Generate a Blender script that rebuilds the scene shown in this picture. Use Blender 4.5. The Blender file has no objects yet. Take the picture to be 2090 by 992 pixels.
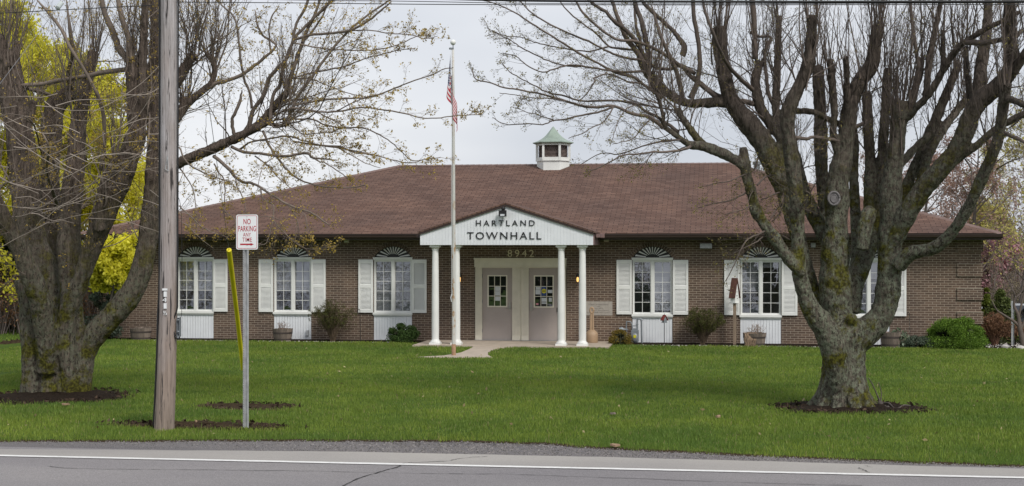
import bpy, bmesh, math, random
import numpy as np
from mathutils import Vector, Matrix

random.seed(7)
rng = np.random.default_rng(7)
scene = bpy.context.scene
COL = scene.collection
rad = math.radians

# ------------------------------------------------------------------ camera
F = 3000.0                       # focal length in photo pixels
PSI = math.atan(F / 20945.0)     # yaw of the view against the facade normal
ZC = 2.81
cp, sp = math.cos(PSI), math.sin(PSI)
cam_data = bpy.data.cameras.new("camera")
cam = bpy.data.objects.new("camera", cam_data)
COL.objects.link(cam)
cam.location = (0, 0, ZC)
cam.rotation_euler = (rad(90), 0, PSI)
cam_data.sensor_width = 36
cam_data.lens = 36 * F / 2090.0
cam_data.shift_y = 4.0 / 2090.0
cam_data.clip_end = 3000
scene.camera = cam

# ------------------------------------------------------------------ world, sun, exposure
SUN_EL, SUN_AZ = rad(46), rad(140)      # azimuth clockwise from +Y (north)
world = bpy.data.worlds.new("World")
scene.world = world
world.use_nodes = True
wt = world.node_tree
wt.nodes.clear()
wo = wt.nodes.new("ShaderNodeOutputWorld")
bg = wt.nodes.new("ShaderNodeBackground")
bg.inputs["Strength"].default_value = 0.1
sky = wt.nodes.new("ShaderNodeTexSky")
sky.sky_type = 'NISHITA'
sky.sun_disc = False
sky.sun_elevation = SUN_EL
sky.sun_rotation = SUN_AZ
sky.dust_density = 2.0
tc = wt.nodes.new("ShaderNodeTexCoord")
mp = wt.nodes.new("ShaderNodeMapping")
mp.inputs["Scale"].default_value = (1.0, 1.0, 3.2)
nz = wt.nodes.new("ShaderNodeTexNoise")
nz.inputs["Scale"].default_value = 2.6
nz.inputs["Detail"].default_value = 4.0
nz.inputs["Roughness"].default_value = 0.45
cr = wt.nodes.new("ShaderNodeValToRGB")
cr.color_ramp.elements[0].position = 0.36
cr.color_ramp.elements[0].color = (4.7, 4.95, 5.45, 1)
cr.color_ramp.elements[1].position = 0.66
cr.color_ramp.elements[1].color = (6.6, 6.7, 6.95, 1)
mx = wt.nodes.new("ShaderNodeMix")
mx.data_type = 'RGBA'
mx.inputs[0].default_value = 0.93
wt.links.new(tc.outputs["Generated"], mp.inputs["Vector"])
wt.links.new(mp.outputs[0], nz.inputs["Vector"])
wt.links.new(nz.outputs["Fac"], cr.inputs[0])
wt.links.new(sky.outputs[0], mx.inputs[6])
wt.links.new(cr.outputs[0], mx.inputs[7])
wt.links.new(mx.outputs[2], bg.inputs["Color"])
wt.links.new(bg.outputs[0], wo.inputs["Surface"])

sun_d = bpy.data.lights.new("sun", 'SUN')
sun_d.energy = 2.0
sun_d.angle = rad(16)
sun_d.color = (1.0, 0.95, 0.88)
sun = bpy.data.objects.new("sun", sun_d)
COL.objects.link(sun)
sun.location = (10, -20, 40)
_d = Vector((math.sin(SUN_AZ) * math.cos(SUN_EL), math.cos(SUN_AZ) * math.cos(SUN_EL), math.sin(SUN_EL)))
sun.rotation_euler = _d.to_track_quat('Z', 'Y').to_euler()

scene.view_settings.view_transform = 'Standard'
scene.view_settings.look = 'None'
scene.view_settings.gamma = 1.0
scene.view_settings.exposure = 0.45
scene.render.engine = 'CYCLES'
scene.cycles.max_bounces = 6
scene.cycles.transparent_max_bounces = 12
scene.cycles.use_denoising = True

# ------------------------------------------------------------------ photo pixel -> point at a real depth
def at(px, py, Y=None, Z=None):
    a = (px - 1045) / F
    b = -(py - 500) / F
    dx = a * cp - sp
    dy = cp + a * sp
    t = Y / dy if Y is not None else (Z - ZC) / b
    return Vector((dx * t, dy * t, ZC + b * t))

def mpp(Y):                      # metres per photo pixel near depth Y
    return Y / F

# ------------------------------------------------------------------ mesh builder
class MB:
    def __init__(s):
        s.v = []; s.f = []; s.uv = None
    def add(s, vs, fs):
        o = len(s.v)
        s.v.extend([tuple(p) for p in vs])
        s.f.extend([tuple(i + o for i in f) for f in fs])
    def box(s, x0, x1, y0, y1, z0, z1):
        s.add([(x0,y0,z0),(x1,y0,z0),(x1,y1,z0),(x0,y1,z0),(x0,y0,z1),(x1,y0,z1),(x1,y1,z1),(x0,y1,z1)],
              [(0,3,2,1),(4,5,6,7),(0,1,5,4),(1,2,6,5),(2,3,7,6),(3,0,4,7)])
    def hexa(s, a, b):           # a, b: two quads (4 points each) joined
        s.add(list(a) + list(b), [(3,2,1,0),(4,5,6,7),(0,1,5,4),(1,2,6,5),(2,3,7,6),(3,0,4,7)])
    def quad(s, *p):
        s.add(p, [tuple(range(len(p)))])
    def prism(s, poly, y0, y1):  # poly in (x, z), extruded along y
        n = len(poly)
        s.add([(x, y0, z) for x, z in poly] + [(x, y1, z) for x, z in poly],
              [tuple(range(n)), tuple(range(2*n-1, n-1, -1))] + [(i, i+n, (i+1) % n + n, (i+1) % n) for i in range(n)])
    def lathe(s, prof, c=(0,0,0), n=16, jit=0):   # prof: (r, z)
        o = len(s.v)
        for r, z in prof:
            for k in range(n):
                a = 2*math.pi*k/n
                rr = r * (1 + (random.uniform(-jit, jit) if jit else 0))
                s.v.append((c[0]+rr*math.cos(a), c[1]+rr*math.sin(a), c[2]+z))
        for i in range(len(prof)-1):
            for k in range(n):
                k2 = (k+1) % n
                s.f.append((o+i*n+k, o+i*n+k2, o+(i+1)*n+k2, o+(i+1)*n+k))
        s.f.append(tuple(o+k for k in range(n-1, -1, -1)))
        s.f.append(tuple(o+(len(prof)-1)*n+k for k in range(n)))
    def tube(s, path, n=6, jit=0.0, cap=True):    # path: [(Vector, r)]
        if len(path) < 2: return
        o = len(s.v)
        m = len(path)
        prev = None
        for i, (p, r) in enumerate(path):
            q0 = path[max(0, i-1)][0]; q1 = path[min(m-1, i+1)][0]
            t = q1 - q0
            if t.length < 1e-9: t = Vector((0,0,1))
            t = t.normalized()
            if prev is None:
                u = t.cross(Vector((0,1,0)))
                if u.length < .1: u = t.cross(Vector((1,0,0)))
            else:
                u = prev - t * prev.dot(t)
                if u.length < 1e-6: u = t.cross(Vector((1,0,0)))
            u.normalize(); prev = u
            w = t.cross(u)
            for k in range(n):
                a = 2*math.pi*k/n
                rr = r * (1 + random.uniform(-jit, jit)) if jit else r
                d = u * (math.cos(a)*rr) + w * (math.sin(a)*rr)
                s.v.append((p.x+d.x, p.y+d.y, p.z+d.z))
        for i in range(m-1):
            for k in range(n):
                k2 = (k+1) % n
                s.f.append((o+i*n+k, o+i*n+k2, o+(i+1)*n+k2, o+(i+1)*n+k))
        if cap:
            s.f.append(tuple(o+k for k in range(n-1, -1, -1)))
            s.f.append(tuple(o+(m-1)*n+k for k in range(n)))
    def bar(s, a, b, r, n=6):
        s.tube([(Vector(a), r), (Vector(b), r)], n)
    def ball(s, c, rx, ry, rz, nu=10, nv=7, jit=0.0):
        o = len(s.v)
        for j in range(nv+1):
            th = math.pi*j/nv
            for k in range(nu):
                a = 2*math.pi*k/nu
                q = 1 + random.uniform(-jit, jit)
                s.v.append((c[0]+rx*q*math.sin(th)*math.cos(a), c[1]+ry*q*math.sin(th)*math.sin(a), c[2]+rz*q*math.cos(th)))
        for j in range(nv):
            for k in range(nu):
                k2 = (k+1) % nu
                s.f.append((o+j*nu+k, o+(j+1)*nu+k, o+(j+1)*nu+k2, o+j*nu+k2))

def link_mesh(name, me, m, parent, loc, smooth):
    if m is not None: me.materials.append(m)
    o = bpy.data.objects.new(name, me)
    COL.objects.link(o)
    if parent is not None: o.parent = parent
    o.location = loc
    return o

def part(name, mb, m, parent=None, loc=(0,0,0), smooth=False, angle=40, sub=None):
    """Links MB as one mesh object. sub: world point to subtract from the vertices."""
    me = bpy.data.meshes.new(name)
    v = mb.v
    if sub is not None:
        v = [(a-sub[0], b-sub[1], c-sub[2]) for a, b, c in v]
    me.from_pydata(v, [], mb.f)
    me.update()
    if smooth:
        me.polygons.foreach_set("use_smooth", [True]*len(me.polygons))
        if angle: me.set_sharp_from_angle(angle=rad(angle))
    return link_mesh(name, me, m, parent, loc, smooth)

def np_mesh(name, verts, faces, m, parent=None, sub=None, smooth=False):
    """verts (n,3), faces (k, 3 or 4) numpy"""
    if sub is not None: verts = verts - np.array(sub)
    me = bpy.data.meshes.new(name)
    k, c = faces.shape
    me.vertices.add(len(verts)); me.vertices.foreach_set("co", verts.astype(np.float32).ravel())
    me.loops.add(k*c); me.loops.foreach_set("vertex_index", faces.astype(np.int32).ravel())
    me.polygons.add(k)
    me.polygons.foreach_set("loop_start", np.arange(0, k*c, c, dtype=np.int32))
    me.update(calc_edges=True)
    if smooth: me.polygons.foreach_set("use_smooth", [True]*k)
    return link_mesh(name, me, m, parent, (0,0,0), smooth)

def tag(o, label=None, cat=None, group=None, kind=None):
    if label: o["label"] = label
    if cat: o["category"] = cat
    if group: o["group"] = group
    if kind: o["kind"] = kind
    return o

def thing(name, loc, label, cat, group=None):
    o = bpy.data.objects.new(name, None)
    o.empty_display_size = 0.2
    COL.objects.link(o); o.location = loc
    return tag(o, label, cat, group)

def copy_tree(o, parent=None, loc=None, skip=()):
    c = o.copy(); COL.objects.link(c)
    if parent is not None: c.parent = parent
    if loc is not None: c.location = loc
    for ch in list(o.children):
        copy_tree(ch, c)
    return c

def text_mb(body, w, h, depth, c, shear=0.0, space=1.0, bold=0.0):
    """Lettering as geometry in the XZ plane facing -Y; c = lower-left front corner; fitted to w x h."""
    cu = bpy.data.curves.new("lettering", 'FONT')
    cu.body = body; cu.size = 1; cu.space_character = space; cu.offset = bold
    cu.resolution_u = 3
    ob = bpy.data.objects.new("lettering", cu)
    COL.objects.link(ob)
    dg = bpy.context.evaluated_depsgraph_get()
    me = bpy.data.meshes.new_from_object(ob.evaluated_get(dg))
    n = len(me.vertices)
    co = np.zeros(n*3); me.vertices.foreach_get("co", co); co = co.reshape(-1, 3)
    fs = [tuple(p.vertices) for p in me.polygons]
    # boundary edges for the sides
    cnt = {}
    for f in fs:
        for i in range(len(f)):
            a, b = f[i], f[(i+1) % len(f)]
            cnt[(a, b)] = 1
    bpy.data.objects.remove(ob); bpy.data.curves.remove(cu); bpy.data.meshes.remove(me)
    mn = co.min(0); mxx = co.max(0)
    x = (co[:,0]-mn[0])/(mxx[0]-mn[0])*w + c[0]
    z = (co[:,1]-mn[1])/(mxx[1]-mn[1])*h + c[2]
    mb = MB()
    vs = [(x[i], c[1], z[i]) for i in range(n)] + [(x[i], c[1]+depth, z[i]) for i in range(n)]
    ff = list(fs)
    for (a, b) in cnt:
        if (b, a) not in cnt: ff.append((b, a, a+n, b+n))
    mb.add(vs, ff)
    return mb

def merge(*mbs):
    r = MB()
    for m in mbs: r.add(m.v, m.f)
    return r

# ------------------------------------------------------------------ materials
def nodes_of(name):
    m = bpy.data.materials.new(name)
    m.use_nodes = True
    nt = m.node_tree
    return m, nt, nt.nodes["Principled BSDF"]

def nn(nt, t, **kw):
    n = nt.nodes.new(t)
    for k, v in kw.items():
        if k in n.inputs: n.inputs[k].default_value = v
        else: setattr(n, k, v)
    return n

def mixc(nt, fac, a, b, blend='MIX'):
    n = nt.nodes.new("ShaderNodeMix"); n.data_type = 'RGBA'; n.blend_type = blend
    for sock, val in ((n.inputs[0], fac), (n.inputs[6], a), (n.inputs[7], b)):
        if hasattr(val, "is_output"): nt.links.new(val, sock)
        elif isinstance(val, (int, float)): sock.default_value = val
        else: sock.default_value = (*val, 1) if len(val) == 3 else val
    return n.outputs[2]

def ramp(nt, fac, p0, p1, c0=(0,0,0), c1=(1,1,1)):
    r = nt.nodes.new("ShaderNodeValToRGB")
    r.color_ramp.elements[0].position = p0; r.color_ramp.elements[1].position = p1
    r.color_ramp.elements[0].color = (*c0, 1); r.color_ramp.elements[1].color = (*c1, 1)
    nt.links.new(fac, r.inputs[0])
    return r.outputs[0]

def noise(nt, scale, detail=3, rough=.55, stretch=None, dist=0.0):
    t = nt.nodes.new("ShaderNodeTexCoord")
    n = nn(nt, "ShaderNodeTexNoise", Scale=scale, Detail=detail, Roughness=rough, Distortion=dist)
    if stretch:
        mp = nn(nt, "ShaderNodeMapping", Scale=stretch)
        nt.links.new(t.outputs["Object"], mp.inputs[0]); nt.links.new(mp.outputs[0], n.inputs["Vector"])
    else:
        nt.links.new(t.outputs["Object"], n.inputs["Vector"])
    return n.outputs["Fac"]

def bump(nt, bsdf, h, strength=.4, dist=.01):
    b = nn(nt, "ShaderNodeBump", Strength=strength, Distance=dist)
    nt.links.new(h, b.inputs["Height"]); nt.links.new(b.outputs[0], bsdf.inputs["Normal"])

def M(name, c, rough=.6, var=.18, scale=6, metal=0.0, fine=None, bmp=0.0, stretch=None, island=0.0, spec=None):
    m, nt, b = nodes_of(name)
    f = noise(nt, scale, 4, .6, stretch)
    lo = tuple(max(0, x*(1-var)) for x in c); hi = tuple(min(1, x*(1+var)) for x in c)
    col = mixc(nt, ramp(nt, f, .3, .7), lo, hi)
    if island:
        g = nt.nodes.new("ShaderNodeNewGeometry")
        lo2 = tuple(x*(1-island) for x in (1,1,1)); hi2 = tuple(x*(1+island) for x in (1,1,1))
        col = mixc(nt, 1.0, col, ramp(nt, g.outputs["Random Per Island"], 0, 1, lo2, hi2), 'MULTIPLY')
    nt.links.new(col, b.inputs["Base Color"])
    b.inputs["Roughness"].default_value = rough
    b.inputs["Metallic"].default_value = metal
    if spec is not None: b.inputs["Specular IOR Level"].default_value = spec
    if bmp: bump(nt, b, noise(nt, fine or scale*8, 3, .6, stretch), bmp, .01)
    return m

def mat_brick():
    m, nt, b = nodes_of("brown_brick")
    t = nt.nodes.new("ShaderNodeTexCoord")
    s = nt.nodes.new("ShaderNodeSeparateXYZ"); nt.links.new(t.outputs["Object"], s.inputs[0])
    a = nn(nt, "ShaderNodeMath", operation='ADD'); nt.links.new(s.outputs[0], a.inputs[0]); nt.links.new(s.outputs[1], a.inputs[1])
    c = nt.nodes.new("ShaderNodeCombineXYZ"); nt.links.new(a.outputs[0], c.inputs[0]); nt.links.new(s.outputs[2], c.inputs[1])
    br = nn(nt, "ShaderNodeTexBrick", Scale=1.0)
    br.inputs["Brick Width"].default_value = .2135
    br.inputs["Row Height"].default_value = .0668
    br.inputs["Mortar Size"].default_value = .0058
    br.inputs["Mortar Smooth"].default_value = .15
    br.inputs["Bias"].default_value = -.1
    br.inputs["Color1"].default_value = (.080, .052, .038, 1)
    br.inputs["Color2"].default_value = (.140, .094, .068, 1)
    br.inputs["Mortar"].default_value = (.36, .31, .25, 1)
    nt.links.new(c.outputs[0], br.inputs["Vector"])
    fine = ramp(nt, noise(nt, 60, 3, .7), .25, .75, (.8,.8,.8), (1.15,1.15,1.15))
    big = ramp(nt, noise(nt, .7, 3, .6), .3, .7, (.80,.80,.82), (1.12,1.09,1.04))
    col = mixc(nt, 1.0, mixc(nt, 1.0, br.outputs["Color"], fine, 'MULTIPLY'), big, 'MULTIPLY')
    nt.links.new(col, b.inputs["Base Color"])
    b.inputs["Roughness"].default_value = .85
    inv = nn(nt, "ShaderNodeMath", operation='SUBTRACT'); inv.inputs[0].default_value = 1; nt.links.new(br.outputs["Fac"], inv.inputs[1])
    bump(nt, b, inv.outputs[0], .5, .006)
    return m

def mat_shingle():
    m, nt, b = nodes_of("brown_shingles")
    uv = nt.nodes.new("ShaderNodeUVMap"); uv.uv_map = "roof"
    br = nn(nt, "ShaderNodeTexBrick", Scale=1.0)
    br.inputs["Brick Width"].default_value = .30
    br.inputs["Row Height"].default_value = .142
    br.inputs["Mortar Size"].default_value = .011
    br.inputs["Mortar Smooth"].default_value = .6
    br.inputs["Color1"].default_value = (.096, .056, .044, 1)
    br.inputs["Color2"].default_value = (.142, .089, .071, 1)
    br.inputs["Mortar"].default_value = (.030, .020, .018, 1)
    nt.links.new(uv.outputs[0], br.inputs["Vector"])
    n1 = nn(nt, "ShaderNodeTexNoise", Scale=.55, Detail=4); nt.links.new(uv.outputs[0], n1.inputs["Vector"])
    big = ramp(nt, n1.outputs["Fac"], .3, .7, (.80,.80,.82), (1.2,1.14,1.08))
    mp = nn(nt, "ShaderNodeMapping", Scale=(2.2, 7.04, 1)); nt.links.new(uv.outputs[0], mp.inputs[0])
    n2 = nn(nt, "ShaderNodeTexNoise", Scale=1.6, Detail=3, Roughness=.7); nt.links.new(mp.outputs[0], n2.inputs["Vector"])
    mid = ramp(nt, n2.outputs["Fac"], .3, .7, (.86,.86,.86), (1.14,1.14,1.14))
    col = mixc(nt, 1.0, mixc(nt, 1.0, br.outputs["Color"], mid, 'MULTIPLY'), big, 'MULTIPLY')
    nt.links.new(col, b.inputs["Base Color"])
    b.inputs["Roughness"].default_value = .9
    b.inputs["Specular IOR Level"].default_value = .25
    inv = nn(nt, "ShaderNodeMath", operation='SUBTRACT'); inv.inputs[0].default_value = 1; nt.links.new(br.outputs["Fac"], inv.inputs[1])
    bump(nt, b, inv.outputs[0], .6, .01)
    return m

def mat_bark(name, low, high, moss_amt, lichen, zmid=2.6):
    m, nt, b = nodes_of(name)
    st = noise(nt, 17, 6, .75, (1, 1, .16), 1.2)
    base = mixc(nt, ramp(nt, st, .38, .62), tuple(x*.38 for x in low), tuple(x*1.45 for x in low))
    hi = mixc(nt, ramp(nt, st, .38, .62), tuple(x*.35 for x in high), tuple(x*1.45 for x in high))
    t = nt.nodes.new("ShaderNodeTexCoord"); s = nt.nodes.new("ShaderNodeSeparateXYZ"); nt.links.new(t.outputs["Object"], s.inputs[0])
    n3 = noise(nt, .9, 3)
    ad = nn(nt, "ShaderNodeMath", operation='MULTIPLY_ADD'); ad.inputs[1].default_value = 2.0
    nt.links.new(n3, ad.inputs[0]); nt.links.new(s.outputs[2], ad.inputs[2])
    mr = nn(nt, "ShaderNodeMapRange"); mr.inputs[1].default_value = zmid; mr.inputs[2].default_value = zmid+2.2
    nt.links.new(ad.outputs[0], mr.inputs[0])
    lich = ramp(nt, noise(nt, 13, 6, .85), .46, .56)
    base2 = mixc(nt, lich, base, lichen)
    spots = ramp(nt, noise(nt, 24, 3, .6, (1,1,.6)), .56, .62)
    base2 = mixc(nt, spots, base2, (.05,.045,.035))
    moss = ramp(nt, noise(nt, 2.3, 5, .7), .56-.1*moss_amt, .66-.1*moss_amt)
    base3 = mixc(nt, moss, base2, mixc(nt, ramp(nt, noise(nt, 22, 3), .4, .6), (.05,.045,.01), (.15,.145,.025)))
    col = mixc(nt, mr.outputs[0], base3, hi)
    nt.links.new(col, b.inputs["Base Color"])
    b.inputs["Roughness"].default_value = .95
    b.inputs["Specular IOR Level"].default_value = .2
    bump(nt, b, st, 1.0, .09)
    return m

def mat_leaf(name, c1, c2, trans=.35, scale=1.2):
    m, nt, b = nodes_of(name)
    g = nt.nodes.new("ShaderNodeNewGeometry")
    col = mixc(nt, g.outputs["Random Per Island"], c1, c2)
    big = ramp(nt, noise(nt, scale, 3), .3, .7, (.75,.75,.75), (1.2,1.2,1.2))
    col = mixc(nt, 1.0, col, big, 'MULTIPLY')
    nt.links.new(col, b.inputs["Base Color"])
    b.inputs["Roughness"].default_value = .6
    b.inputs["Specular IOR Level"].default_value = .25
    if trans:
        tr = nt.nodes.new("ShaderNodeBsdfTranslucent"); nt.links.new(col, tr.inputs[0])
        mxs = nt.nodes.new("ShaderNodeMixShader"); mxs.inputs[0].default_value = trans
        out = nt.nodes["Material Output"]
        nt.links.new(b.outputs[0], mxs.inputs[1]); nt.links.new(tr.outputs[0], mxs.inputs[2]); nt.links.new(mxs.outputs[0], out.inputs[0])
    return m

def mat_glass():
    m, nt, b = nodes_of("window_glass")
    nt.nodes.remove(b)
    out = nt.nodes["Material Output"]
    tr = nt.nodes.new("ShaderNodeBsdfTransparent"); tr.inputs[0].default_value = (.86,.88,.9,1)
    gl = nt.nodes.new("ShaderNodeBsdfGlossy"); gl.inputs["Roughness"].default_value = .015
    gl.inputs[0].default_value = (.9,.92,1,1)
    bn = nn(nt, "ShaderNodeBump", Strength=.12, Distance=.02); nt.links.new(noise(nt, 2.2, 2), bn.inputs["Height"]); nt.links.new(bn.outputs[0], gl.inputs["Normal"])
    mxs = nt.nodes.new("ShaderNodeMixShader"); mxs.inputs[0].default_value = .20
    nt.links.new(tr.outputs[0], mxs.inputs[1]); nt.links.new(gl.outputs[0], mxs.inputs[2]); nt.links.new(mxs.outputs[0], out.inputs[0])
    return m

def mat_asphalt(name, c, grain=1.0):
    m, nt, b = nodes_of(name)
    f1 = ramp(nt, noise(nt, 70, 3, .8), .3, .7, tuple(x*(1-.45*grain) for x in c), tuple(x*(1+.5*grain) for x in c))
    big = ramp(nt, noise(nt, .5, 4, .6, (.35, 1, 1)), .3, .7, (.84,.84,.86), (1.12,1.12,1.1))
    col = mixc(nt, 1.0, f1, big, 'MULTIPLY')
    nt.links.new(col, b.inputs["Base Color"])
    b.inputs["Roughness"].default_value = .85
    bump(nt, b, noise(nt, 90, 2, .7), .5, .01)
    return m

MT = {}
MT['brick'] = mat_brick()
MT['brick_arch'] = M("arch_brick", (.10,.068,.05), .85, .35, 14, island=.35)
MT['mortar'] = M("mortar", (.34,.30,.24), .9)
MT['shingle'] = mat_shingle()
MT['white'] = M("white_paint", (.70,.71,.695), .5, .08, 1.7)
MT['panel'] = M("white_panel_paint", (.70,.725,.76), .5, .06, 2)
MT['cream'] = M("cream_paint", (.68,.645,.55), .55, .08, 3)
MT['taupe'] = M("taupe_door_paint", (.36,.315,.295), .5, .06, 2)
MT['brown_metal'] = M("brown_metal", (.045,.028,.026), .45, .1, 2)
MT['mauve'] = M("mauve_brown_metal", (.20,.13,.125), .5, .08, 2)
MT['soffit'] = M("dark_soffit", (.05,.038,.034), .7)
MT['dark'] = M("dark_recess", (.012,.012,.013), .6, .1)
MT['interior'] = M("dim_interior", (.10,.098,.095), .9, .4, 1.5)
MT['blind'] = M("grey_blind", (.30,.30,.31), .8, .1, 2)
MT['glass'] = mat_glass()
MT['black'] = M("black_paint", (.012,.012,.013), .45)
MT['letter'] = M("black_lettering", (.018,.018,.02), .45)
MT['brass'] = M("pale_numbers", (.62,.56,.40), .45)
MT['copper'] = M("green_patina", (.24,.30,.255), .55, .25, 3, stretch=(1,1,.5))
MT['louvre'] = M("weathered_louvres", (.17,.13,.12), .8, .35, 8)
MT['stone'] = M("cornerstone", (.34,.31,.275), .85, .12, 10, bmp=.2)
MT['concrete'] = M("concrete", (.38,.32,.26), .9, .16, 3, bmp=.3)
MT['galv'] = M("galvanised_steel", (.42,.43,.44), .5, .22, 12, metal=.35)
MT['greymetal'] = M("grey_metal", (.20,.22,.24), .5, .15, 8, metal=.2)
MT['steelhandle'] = M("brushed_handle", (.4,.39,.37), .35, .1, 8, metal=.8)
MT['paper'] = M("paper_notice", (.55,.58,.62), .7, .08, 30)
MT['yellow'] = M("yellow_plastic", (.95,.78,.02), .45, .08, 3)
MT['yellowdisc'] = M("yellow_sticker", (.6,.55,.03), .5)
MT['blue'] = M("blue_sticker", (.02,.06,.22), .5)
MT['pink'] = M("pink_sticker", (.6,.25,.3), .5)
MT['beige'] = M("beige_plastic", (.36,.25,.16), .6, .1, 4)
MT['signwhite'] = M("sign_white", (.72,.74,.76), .4, .04, 3)
MT['signred'] = M("sign_red", (.38,.015,.03), .45)
MT['polewood'] = None
MT['redwood'] = M("red_brown_roof", (.10,.042,.03), .8, .4, 14, stretch=(1,1,.2))
MT['rust'] = M("rust", (.16,.06,.03), .9, .3, 12)
MT['postwood'] = M("post_wood", (.22,.165,.12), .85, .25, 14, stretch=(1,1,.12))
MT['barrelwood'] = M("barrel_wood", (.15,.12,.10), .85, .35, 10, stretch=(1,1,.2), island=.3)
MT['darkband'] = M("barrel_hoop", (.05,.038,.035), .6)
MT['birdred'] = M("red_birdhouse", (.20,.035,.03), .7)
MT['rock'] = M("pale_rock", (.45,.43,.42), .9, .25, 5, bmp=.4)
MT['mulch'] = M("dark_mulch", (.022,.016,.012), .95, .7, 30, bmp=1.0, fine=40, spec=.05)
MT['dirt'] = M("bare_soil", (.045,.032,.02), .95, .6, 25, bmp=1.0, fine=40, spec=.05)
MT['asphalt'] = mat_asphalt("asphalt", (.205,.194,.198))
MT['shoulder'] = mat_asphalt("pale_shoulder", (.30,.285,.27), .4)
MT['gravel'] = mat_asphalt("gravel", (.115,.108,.112), 1.5)
MT['line'] = M("road_line", (.68,.68,.67), .6, .12, 20)
MT['crack'] = M("crack", (.025,.025,.026), .95)
MT['cablewire'] = M("black_cable", (.01,.01,.012), .5)
MT['wire'] = M("steel_wire", (.18,.18,.19), .5, metal=.3)
MT['porcelain'] = M("insulator", (.45,.5,.5), .3)
MT['fallen'] = M("fallen_bark", (.30,.2,.13), .9, .2, 12)
# ================================================================== SETTING: ground, road, shoulder, beds
CX, FY = -5.866, 42.8
def lerp(a, b, t): return a + (b-a)*t
GK = [(-400,.07),(18.3,.07),(18.6,.085),(19.6,.125),(21,.14),(24.5,.10),(27,.075),(34,-.01),(38,-.045),(44,-.05),(46,-.05)]
def ground_z(x, y):
    z = -.05
    for (a, za), (b, zb) in zip(GK, GK[1:]):
        if a <= y < b:
            z = lerp(za, zb, (y-a)/(b-a)); break
    if y > 44 and x > 8.2:
        z -= .65*min(1, (y-44)/8)*min(1, (x-8.2)/2)
    return z
def on_ground(px, py):
    z = 0
    for _ in range(8):
        p = at(px, py, Z=z); z = ground_z(p.x, p.y)
    return at(px, py, Z=z)

def mat_ground():
    m, nt, b = nodes_of("lawn_soil")
    c = mixc(nt, ramp(nt, noise(nt, .35, 4), .3, .7), (.05,.09,.015), (.08,.13,.024))
    f = ramp(nt, noise(nt, 25, 3, .7), .3, .7, (.6,.6,.6), (1.3,1.3,1.2))
    nt.links.new(mixc(nt, 1.0, c, f, 'MULTIPLY'), b.inputs["Base Color"])
    b.inputs["Roughness"].default_value = .95
    b.inputs["Specular IOR Level"].default_value = .1
    bump(nt, b, noise(nt, 30, 3, .7), .8, .02)
    return m
MT['ground'] = mat_ground()
xs = [-900,-300,-120,-60] + [x*1.0 for x in range(-30, 21)] + [30,60,120,300,900]
ys = [-900,-300,-100,-40,-10,0,10,17,18.3,18.6,18.9,19.2,19.6] + [20+.5*i for i in range(60)] + [50,52,54,60,80,120,300,900]
gm = MB()
vs = []
for y in ys:
    for x in xs:
        w = .012*math.sin(x*1.3+y*.7)*math.sin(y*.9-x*.4) if 20 < y < 41 else 0
        vs.append((x, y, ground_z(x, y)+w))
nx = len(xs)
gm.add(vs, [(j*nx+i, j*nx+i+1, (j+1)*nx+i+1, (j+1)*nx+i) for j in range(len(ys)-1) for i in range(nx-1)])
tag(part("ground", gm, MT['ground'], smooth=True, angle=None), kind="structure")

# road with its painted edge line, paler paved shoulder, gravel strip
ZR = .104
rm = MB(); rm.quad((-300,9.5,ZR),(300,9.5,ZR),(300,18.55,ZR),(-300,18.55,ZR))
tag(part("road", rm, MT['asphalt']), kind="structure")
def edge_pts(pairs, z, n=60, x0=-14, x1=7, jit=0.0):
    pts = [at(px, py, Z=z) for px, py in pairs]
    out = []
    for i in range(n+1):
        x = lerp(x0, x1, i/n)
        k = 0
        while k < len(pts)-2 and pts[k+1].x < x: k += 1
        a, b = pts[k], pts[k+1]
        y = a.y + (b.y-a.y)*(x-a.x)/(b.x-a.x) if x > pts[0].x and x < pts[-1].x else (pts[0].y if x <= pts[0].x else pts[-1].y)
        out.append((x, y + random.uniform(-jit, jit)))
    return out
pave = edge_pts([(-300,909),(0,916),(700,921),(1220,932),(1570,941),(2090,957),(2400,967)], .11, 300, -30, 30, .012)
line_y = 17.727
sh = MB()
for (xa, ya), (xb, yb) in zip(pave, pave[1:]):
    sh.quad((xa, line_y+.05, ZR+.004), (xb, line_y+.05, ZR+.004), (xb, yb, ZR+.004), (xa, ya, ZR+.004))
    sh.quad((xa, ya, ZR+.004), (xb, yb, ZR+.004), (xb, yb+.05, .04), (xa, ya+.05, .04))
tag(part("road_shoulder", sh, MT['shoulder']), kind="structure")
ln = MB()
N = 500
lx = [lerp(-40, 40, i/N) for i in range(N+1)]
lj = [(random.uniform(-.005,.005), random.uniform(-.005,.005)) for _ in lx]
for i in range(N):
    ln.quad((lx[i], line_y-.06+lj[i][0], ZR+.008), (lx[i+1], line_y-.06+lj[i+1][0], ZR+.008),
            (lx[i+1], line_y+.06+lj[i+1][1], ZR+.008), (lx[i], line_y+.06+lj[i][1], ZR+.008))
tag(part("road_line", ln, MT['line']), kind="structure")
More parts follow.
